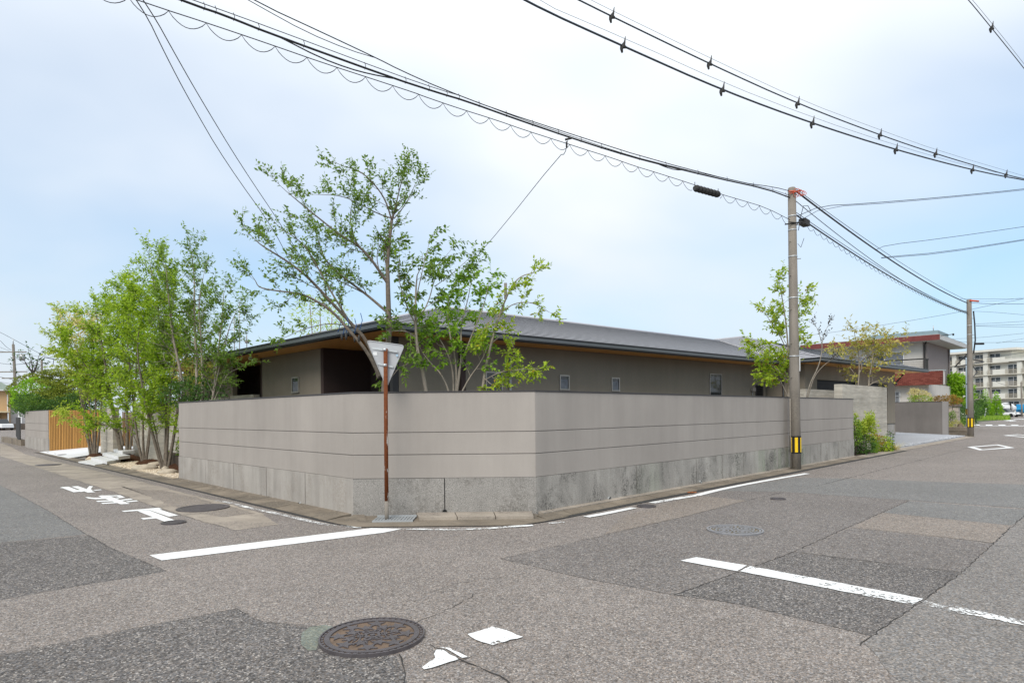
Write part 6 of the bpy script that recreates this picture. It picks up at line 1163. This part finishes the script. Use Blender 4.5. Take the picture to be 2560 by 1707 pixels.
# ---- clipped garden trees at the far left
cloud('clipped_shrub', [(V3(98, 990, 36), 1.25, 1.1, 1.0)], 5200, .10, .065, LM['clip'], 'bright green clipped dome shrub in the far garden', shell=.93, flat=.3); cloud('clipped_shrub', [(V3(84, 985, 39), 1.15, 1.2, 1.25)], 3600, .11, .07, LM['pine'], 'darker clipped dome behind the bright green one', shell=.93, flat=.3)
cloud('garden_tree', [(V3(92, 1006, 33.2), .95, .8, .55), (V3(76, 1016, 34.5), .7, .7, .45), (V3(116, 1012, 32.6), .95, .8, .40), (V3(64, 1008, 36.5), .6, .6, .6), (V3(136, 1017, 32), .8, .6, .28)], 4200, .12, .055, LM['dark'], 'layered green garden tree above the curved wall', 'tree', V3(92, 1020, 33.6)[:]); cloud('garden_tree', [(V3(80, 1000, 33), .5, .4, .16), (V3(98, 996, 32.8), .5, .4, .14), (V3(108, 1006, 32.2), .55, .4, .13), (V3(90, 1010, 32.6), .5, .4, .12), (V3(124, 1010, 31.8), .5, .4, .12)], 800, .13, .05, LM['main'], 'fresh green sprays over the curved wall', 'tree', V3(92, 1020, 33.4)[:])
pads = [(V3(126, 937, 33), .75, .6, .12), (V3(150, 931, 33), .95, .8, .15), (V3(172, 935, 33), .8, .7, .12), (V3(118, 951, 33), .55, .6, .12), (V3(139, 956, 32.5), .75, .7, .13), (V3(162, 962, 32.5), .8, .7, .14), (V3(178, 950, 33), .6, .6, .12), (V3(122, 978, 32.3), .75, .7, .13), (V3(150, 983, 32.3), .9, .8, .15), (V3(185, 972, 32.5), .9, .8, .15), (V3(200, 950, 33), .8, .7, .14), (V3(172, 995, 32), .9, .8, .14), (V3(200, 990, 32), .9, .8, .15)]
cloud('garden_pine', pads, 9500, .10, .05, LM['pine'], 'cloud-pruned pine with flat yellow-green pads behind the timber fence', 'tree', V3(163, 1020, 33)[:], shell=.6, flat=1.2, base=V3(163, 1020, 33))
cloud('garden_hedge', [(V3(160, 1012, 31), 1.2, .7, .35), (V3(195, 1008, 31.2), 1.2, .7, .45), (V3(225, 1000, 31.5), 1., .8, .6), (V3(60, 1012, 37.5), .7, .7, .6), (V3(180, 990, 36), 1.5, 1, .8), (V3(146, 1000, 36), 1.4, 1, .7)], 6000, .12, .06, LM['dark'], 'dark hedge directly behind the timber fence top')
T = Tree(TP(leaf=.34, lw=.2, nl=2, nb=[2, 2], len=[1.7, .9], ang=.7, spacing=.9, start=.4, up=.05, droop=.1, fl=1.2)); yb = 70
for s_ in ([(75, 975), (80, 950), (82, 925), (78, 900)], [(78, 962), (90, 945), (98, 935), (104, 930)], [(79, 958), (66, 945), (58, 942)], [(82, 935), (92, 915), (94, 900)], [(81, 930), (68, 915), (62, 903)]): T.limb([at(x, y, yb) for x, y in s_], .13, .03, .3, 1, False, 1.)
T.build('bare_tree', Vector((*at(75, 975, yb).xy, 0)), 'thin open tree standing between the two far left poles', M['barkdark'], LM['dark'])
# ---- leaf litter and chips along the gutters
mb = MB()
for k in range(190):
    if k < 120: q = LP(-abs(random.gauss(.05, .16)), random.uniform(2, 22))
    else: q = LP(random.uniform(2, 17), -abs(random.gauss(.05, .13)))
    s_ = random.uniform(.008, .028); a = random.uniform(0, 6.28); ca, sa = math.cos(a) * s_, math.sin(a) * s_; zz = .05 + random.uniform(0, .008); mb.face([(q.x - ca, q.y - sa, zz), (q.x + sa * .5, q.y - ca * .5, zz + .006), (q.x + ca, q.y + sa, zz), (q.x - sa * .5, q.y + ca * .5, zz + .004)])
tag(link('gutter_litter', mb.mesh('gutter_litter'), islandmat('litter', (.16, .10, .05), (.62, .57, .48))), 'scattered leaf bits and pale chips along the gutters', 'litter', kind='stuff')
# ---- trees along the right part of the house
c6 = lambda x, y, Y: at(1840 + x / 3.015, 680 + y / 3.015, Y)
T = Tree(TP(leaf=.12, lw=.065, nl=7, nb=[5, 4], len=[.62, .3], ang=.8, spacing=.18, start=.2, up=.08, droop=.1, fl=.9)); Yt = 18.4
T.limb([c6(395, 960, Yt), c6(400, 700, Yt), c6(385, 450, Yt), c6(360, 260, Yt), c6(330, 110, Yt)], .035, .008, .12, 1, False, 1.05, 1.0); T.limb([c6(400, 960, Yt), c6(410, 620, Yt - .1), c6(430, 400, Yt), c6(480, 220, Yt), c6(510, 190, Yt)], .028, .006, .3, 1, False, .9, .8); T.limb([c6(390, 940, Yt), c6(330, 800, Yt), c6(250, 770, Yt), c6(190, 790, Yt - .1)], .018, .005, .2, 1, False, 1.2, .7); T.limb([c6(395, 800, Yt), c6(310, 660, Yt), c6(230, 570, Yt), c6(150, 550, Yt)], .018, .005, .25, 1, False, 1.1, .7); T.limb([c6(398, 830, Yt), c6(300, 720, Yt - .2), c6(210, 680, Yt - .2), c6(150, 655, Yt - .2)], .016, .005, .25, 1, False, 1.1, .7); T.limb([c6(390, 600, Yt), c6(300, 420, Yt), c6(230, 330, Yt + .2)], .016, .005, .3, 1, False, 1.1, .8)
T.build('roadside_tree', Vector((*c6(395, 960, Yt).xy, .4)), 'narrow lime green tree directly behind the near utility pole', M['barkpale'], LM['lime'])
T = Tree(TP(leaf=.075, lw=.045, nl=3, nb=[3, 2], len=[.5, .26], ang=.6, spacing=.26, start=.6, up=.15, droop=.0)); Yt = 20.2
T.limb([c6(530, 960, Yt), c6(555, 840, Yt), c6(620, 720, Yt), c6(650, 600, Yt), c6(640, 500, Yt), c6(610, 420, Yt)], .024, .006, .78, 1, False, .9, .8); T.limb([c6(540, 960, Yt), c6(580, 800, Yt), c6(650, 710, Yt), c6(720, 660, Yt)], .018, .004, .95, 1, False, .5, .4); T.limb([c6(648, 600, Yt), c6(655, 480, Yt), c6(690, 410, Yt)], .012, .004, .4, 1, False, .8, .7)
T.build('sparse_tree', Vector((*c6(530, 960, Yt).xy, .4)), 'sparse twisted tree with small dusky leaves above the roof edge', M['barkpale'], LM['purple'])
T = Tree(TP(leaf=.13, lw=.085, nl=5, nb=[4, 3], len=[.8, .38], ang=.9, spacing=.22, start=.25, up=.0, droop=.05, fl=1.8)); Yt = 24.6
for s_ in ([(920, 860), (930, 740), (925, 620), (905, 520), (890, 450)], [(905, 860), (900, 800), (880, 740), (850, 720)], [(930, 760), (960, 700), (860, 610), (770, 590)], [(1000, 860), (1005, 760), (1040, 680), (1060, 590), (1130, 560), (1200, 520)], [(1010, 770), (1030, 650), (1040, 540), (1050, 470)], [(925, 640), (990, 600), (1080, 590)], [(1005, 850), (1050, 825), (1090, 815)], [(930, 690), (1000, 620), (1060, 640), (1130, 610)]):
    T.limb([c6(x, y, Yt + random.uniform(-.4, .4)) for x, y in s_], .025, .006, .3, 1, False, 1.1, 1.)
T.build('yellow_tree', Vector((*c6(920, 860, Yt).xy, .3)), 'layered yellowing tree behind the tall concrete wall', M['barkpale'], LM['yellow'])
# ---- roadside shrubs between the corner wall end and the drive
def tuft(name, c, n, h, spread, w, leafm, label, arch=.5, cat='grass'):
    V, F_ = [], []; mb = MB()
    for k in range(n):
        a = random.uniform(0, 6.283); L_ = h * random.uniform(.6, 1.1); r = random.uniform(0, .25) * spread; b = Vector((c[0] + r * math.cos(a), c[1] + r * math.sin(a), c[2])); d = Vector((math.cos(a), math.sin(a), 0)); sd_ = Vector((-d.y, d.x, 0)) * w * .5; ar = arch * random.uniform(.3, 1.2); pr = None
        for j in range(4):
            t_ = j / 3; q = b + d * spread * ar * t_ ** 1.6 + Vector((0, 0, L_ * (t_ - .25 * ar * t_ * t_))); ww = sd_ * (1 - t_ * .9)
            if pr: mb.face([pr[0], pr[1], q + ww, q - ww])
            pr = (q - ww, q + ww)
    o = link(name, mb.mesh(name, c), leafm, None, c); return tag(o, label, cat)
cr_ = lambda u, Y, z=.05: Vector((ray(u, 1030)[0] * Y, Y, z))
T = Tree(TP(leaf=.11, lw=.04, nl=8, nb=[3, 2], len=[.32, .2], ang=.6, spacing=.3, start=.62, up=.15, droop=.1))
for k in range(26):
    x = 2140 + random.uniform(0, 38); b = cr_(2150 + (x - 2158) * .35, 21.6); tp = at(x + random.uniform(-6, 12), random.uniform(1052, 1085), 21.6 + random.uniform(-.2, .3)); T.limb([b, b.lerp(tp, .5) + Vector((0, 0, .05)), tp], .008, .003, .6 if k % 2 else .8, 1, False, 1, .7)
T.build('tall_shrub', cr_(2150, 21.6, 0), 'tall wiry shrub with lime top sprays against the concrete wall', M['barkpale'], LM['grove2'], 'shrub', None, 'foliage', 'stem')
cloud('shrub', [(at(2136, 1070, 21.0), .22, .2, .34), (at(2140, 1092, 21.0), .2, .2, .25)], 420, .09, .05, LM['main'], 'small dark green shrub hugging the end of the corner wall', base=cr_(2137, 21.0))
cloud('shrub', [(at(2165, 1110, 21.4), .30, .25, .30), (at(2150, 1118, 21.3), .25, .2, .24)], 700, .08, .04, LM['dark'], 'dark leafy base plant between the stems of the tall shrub', base=cr_(2160, 21.4))
tuft('grass_tuft', cr_(2186, 21.9), 260, .62, .42, .012, LM['grass'], 'fine green grass tuft right of the tall wiry shrub'); tuft('grass_tuft', cr_(2236, 23.3), 120, .38, .55, .016, LM['bloom'], 'yellow-striped grass at the corner of the gravel drive', .9)
cloud('flower_shrub', [(at(2192, 1100, 22.6), .28, .25, .18), (at(2184, 1094, 22.6), .2, .2, .13)], 420, .07, .04, LM['orange'], 'shrub with pinkish orange tips left of the concrete wall end', base=cr_(2190, 22.6)); cloud('flower_shrub', [(at(2210, 1106, 22.9), .30, .28, .26), (at(2203, 1118, 22.7), .3, .25, .2), (at(2218, 1118, 22.9), .25, .25, .2)], 800, .065, .035, LM['lime'], 'rounded yellow-green shrub next to the gravel drive', base=cr_(2210, 22.8)); cloud('shrub', [(at(2226, 1100, 23.2), .13, .13, .35), (at(2222, 1114, 23.1), .2, .18, .2)], 420, .07, .03, LM['dark'], 'upright dark spiky shrub at the edge of the gravel drive', base=cr_(2224, 23.1))
# ---- vegetation beyond the drive
cloud('broadleaf_tree', [(at(2362, 962, 48), 1.0, .9, .72), (at(2395, 965, 48), .95, .9, .75), (at(2378, 952, 48), 1.0, .9, .55), (at(2405, 990, 48), .8, .8, .6), (at(2370, 985, 48), .9, .8, .5), (at(2345, 975, 48.5), .5, .5, .4)], 4200, .26, .10, LM['clip'], 'rounded glossy green tree left of the second utility pole', 'tree', cr_(2384, 48, 0)[:], 'barkdark', base=cr_(2384, 48, 0))
cloud('olive_tree', [(at(2318, 958, 46), .9, .7, .35), (at(2300, 964, 46), .6, .5, .28), (at(2335, 952, 46.5), .7, .6, .35), (at(2330, 985, 46), .4, .4, .8)], 2200, .13, .05, LM['main'], 'dark olive tree in front of the red tiled band', 'tree', cr_(2332, 46, 0)[:], base=cr_(2332, 46, 0)); cloud('nandina_shrub', [(at(2296, 985, 41), .65, .5, .30), (at(2306, 995, 41), .7, .5, .30), (at(2286, 978, 41), .3, .3, .2)], 1500, .12, .035, LM['bloom'], 'pale feathery shrub above the dark grey drive wall', base=cr_(2300, 41)); cloud('nandina_shrub', [(at(2300, 998, 40.5), .8, .5, .25)], 700, .12, .04, LM['grass'], 'green lower half of the feathery shrub behind the drive wall', base=cr_(2302, 40.5))
cloud('orange_shrub', [(at(2365, 1000, 43), .9, .6, .35), (at(2345, 1002, 43), .6, .5, .28), (at(2385, 1000, 43), .5, .5, .3)], 1700, .12, .045, LM['orange'], 'shrub with orange tips above the pale wall end', base=cr_(2365, 43)); cloud('hedge', [(at(2382, 1030, 52), .8, .6, 1.0), (at(2400, 1040, 54), .9, .6, .9), (at(2418, 1030, 56), 1.1, .8, 1.2), (at(2400, 1010, 54), 1.0, .8, .7)], 3600, .15, .06, LM['dark'], 'dark hedge behind the stone pillar')
cloud('clipped_shrub', [(cr_(2377, 39.2, .85), .28, .25, .45), (cr_(2380, 39.0, 1.2), .22, .2, .2)], 700, .07, .035, LM['main'], 'small upright shrub at the pale wall end', base=cr_(2378, 39.1)); cloud('shrub', [(cr_(2388, 38.2, .45), .42, .35, .38), (cr_(2380, 37.9, .25), .4, .35, .22)], 1100, .10, .03, LM['yellow'], 'yellow-green shrub beside the rock near the second pole', base=cr_(2386, 38.1)); tuft('grass_tuft', cr_(2384, 37.6), 260, .22, .5, .02, LM['grass'], 'low grass under the yellow-green shrub near the second pole')
p = cr_(2400, 38.0, .35); o = boulder(2400, 1089, .04, .22, .18, .40, 'upright brown rock beside the second utility pole'); o.data.materials[0] = plain('rock_brown', (.17, .125, .095), .9, .3, 5, .2, 0, .5, 12); o.location = (p.x, p.y, .28)
cloud('broadleaf_tree', [(at(2438, 1000, 66), .9, .8, .8), (at(2445, 1020, 66), 1., .8, .8), (at(2434, 1030, 64), 1., .8, .7)], 2600, .2, .08, LM['dark'], 'dark green tree right behind the second utility pole', 'tree', None, base=cr_(2440, 66, 0))
for u, w, h, lab in ((2464, 1.05, 2.3, 'left and taller of the two cone-shaped bright conifers'), (2491, .85, 1.9, 'right and shorter of the two cone-shaped bright conifers')):
    c = cr_(u, 92, 0); cloud('conifer', [(Vector((c.x, c.y, 1.0)), w, w, .8), (Vector((c.x, c.y, 1.7)), w * .85, w * .85, .8), (Vector((c.x, c.y, 2.5)), w * .55, w * .55, .8), (Vector((c.x, c.y, 1.5 + h)), w * .25, w * .25, .5)], 3000, .2, .08, LM['clip'], lab, 'tree', shell=.75, base=c)
mb = MB()
for k in range(2600):
    u = random.uniform(2380, 2524); yy = random.uniform(78, 97) if u > 2432 else random.uniform(60, 75); x = ray(u, 1030)[0] * yy; hh = random.uniform(.15, .65); a = random.uniform(0, 6.28); dx = .05; mb.face([(x - dx, yy, 0), (x + dx, yy, 0), (x + random.uniform(-.15, .15), yy + random.uniform(-.1, .1), hh)])
tag(link('grass_verge', mb.mesh('grass_verge'), LM['grass']), 'rough grass verge across the far junction', 'grass', kind='stuff')
a_, b_, c_, d_ = cr_(2380, 62, .02), cr_(2528, 84, .02), cr_(2526, 99, .02), cr_(2390, 99, .02)
struct('verge_ground', sheet([a_, b_, c_, d_], .03), plain('verge_soil', (.08, .11, .03), .95, .3, .8), 'green ground of the far verge')
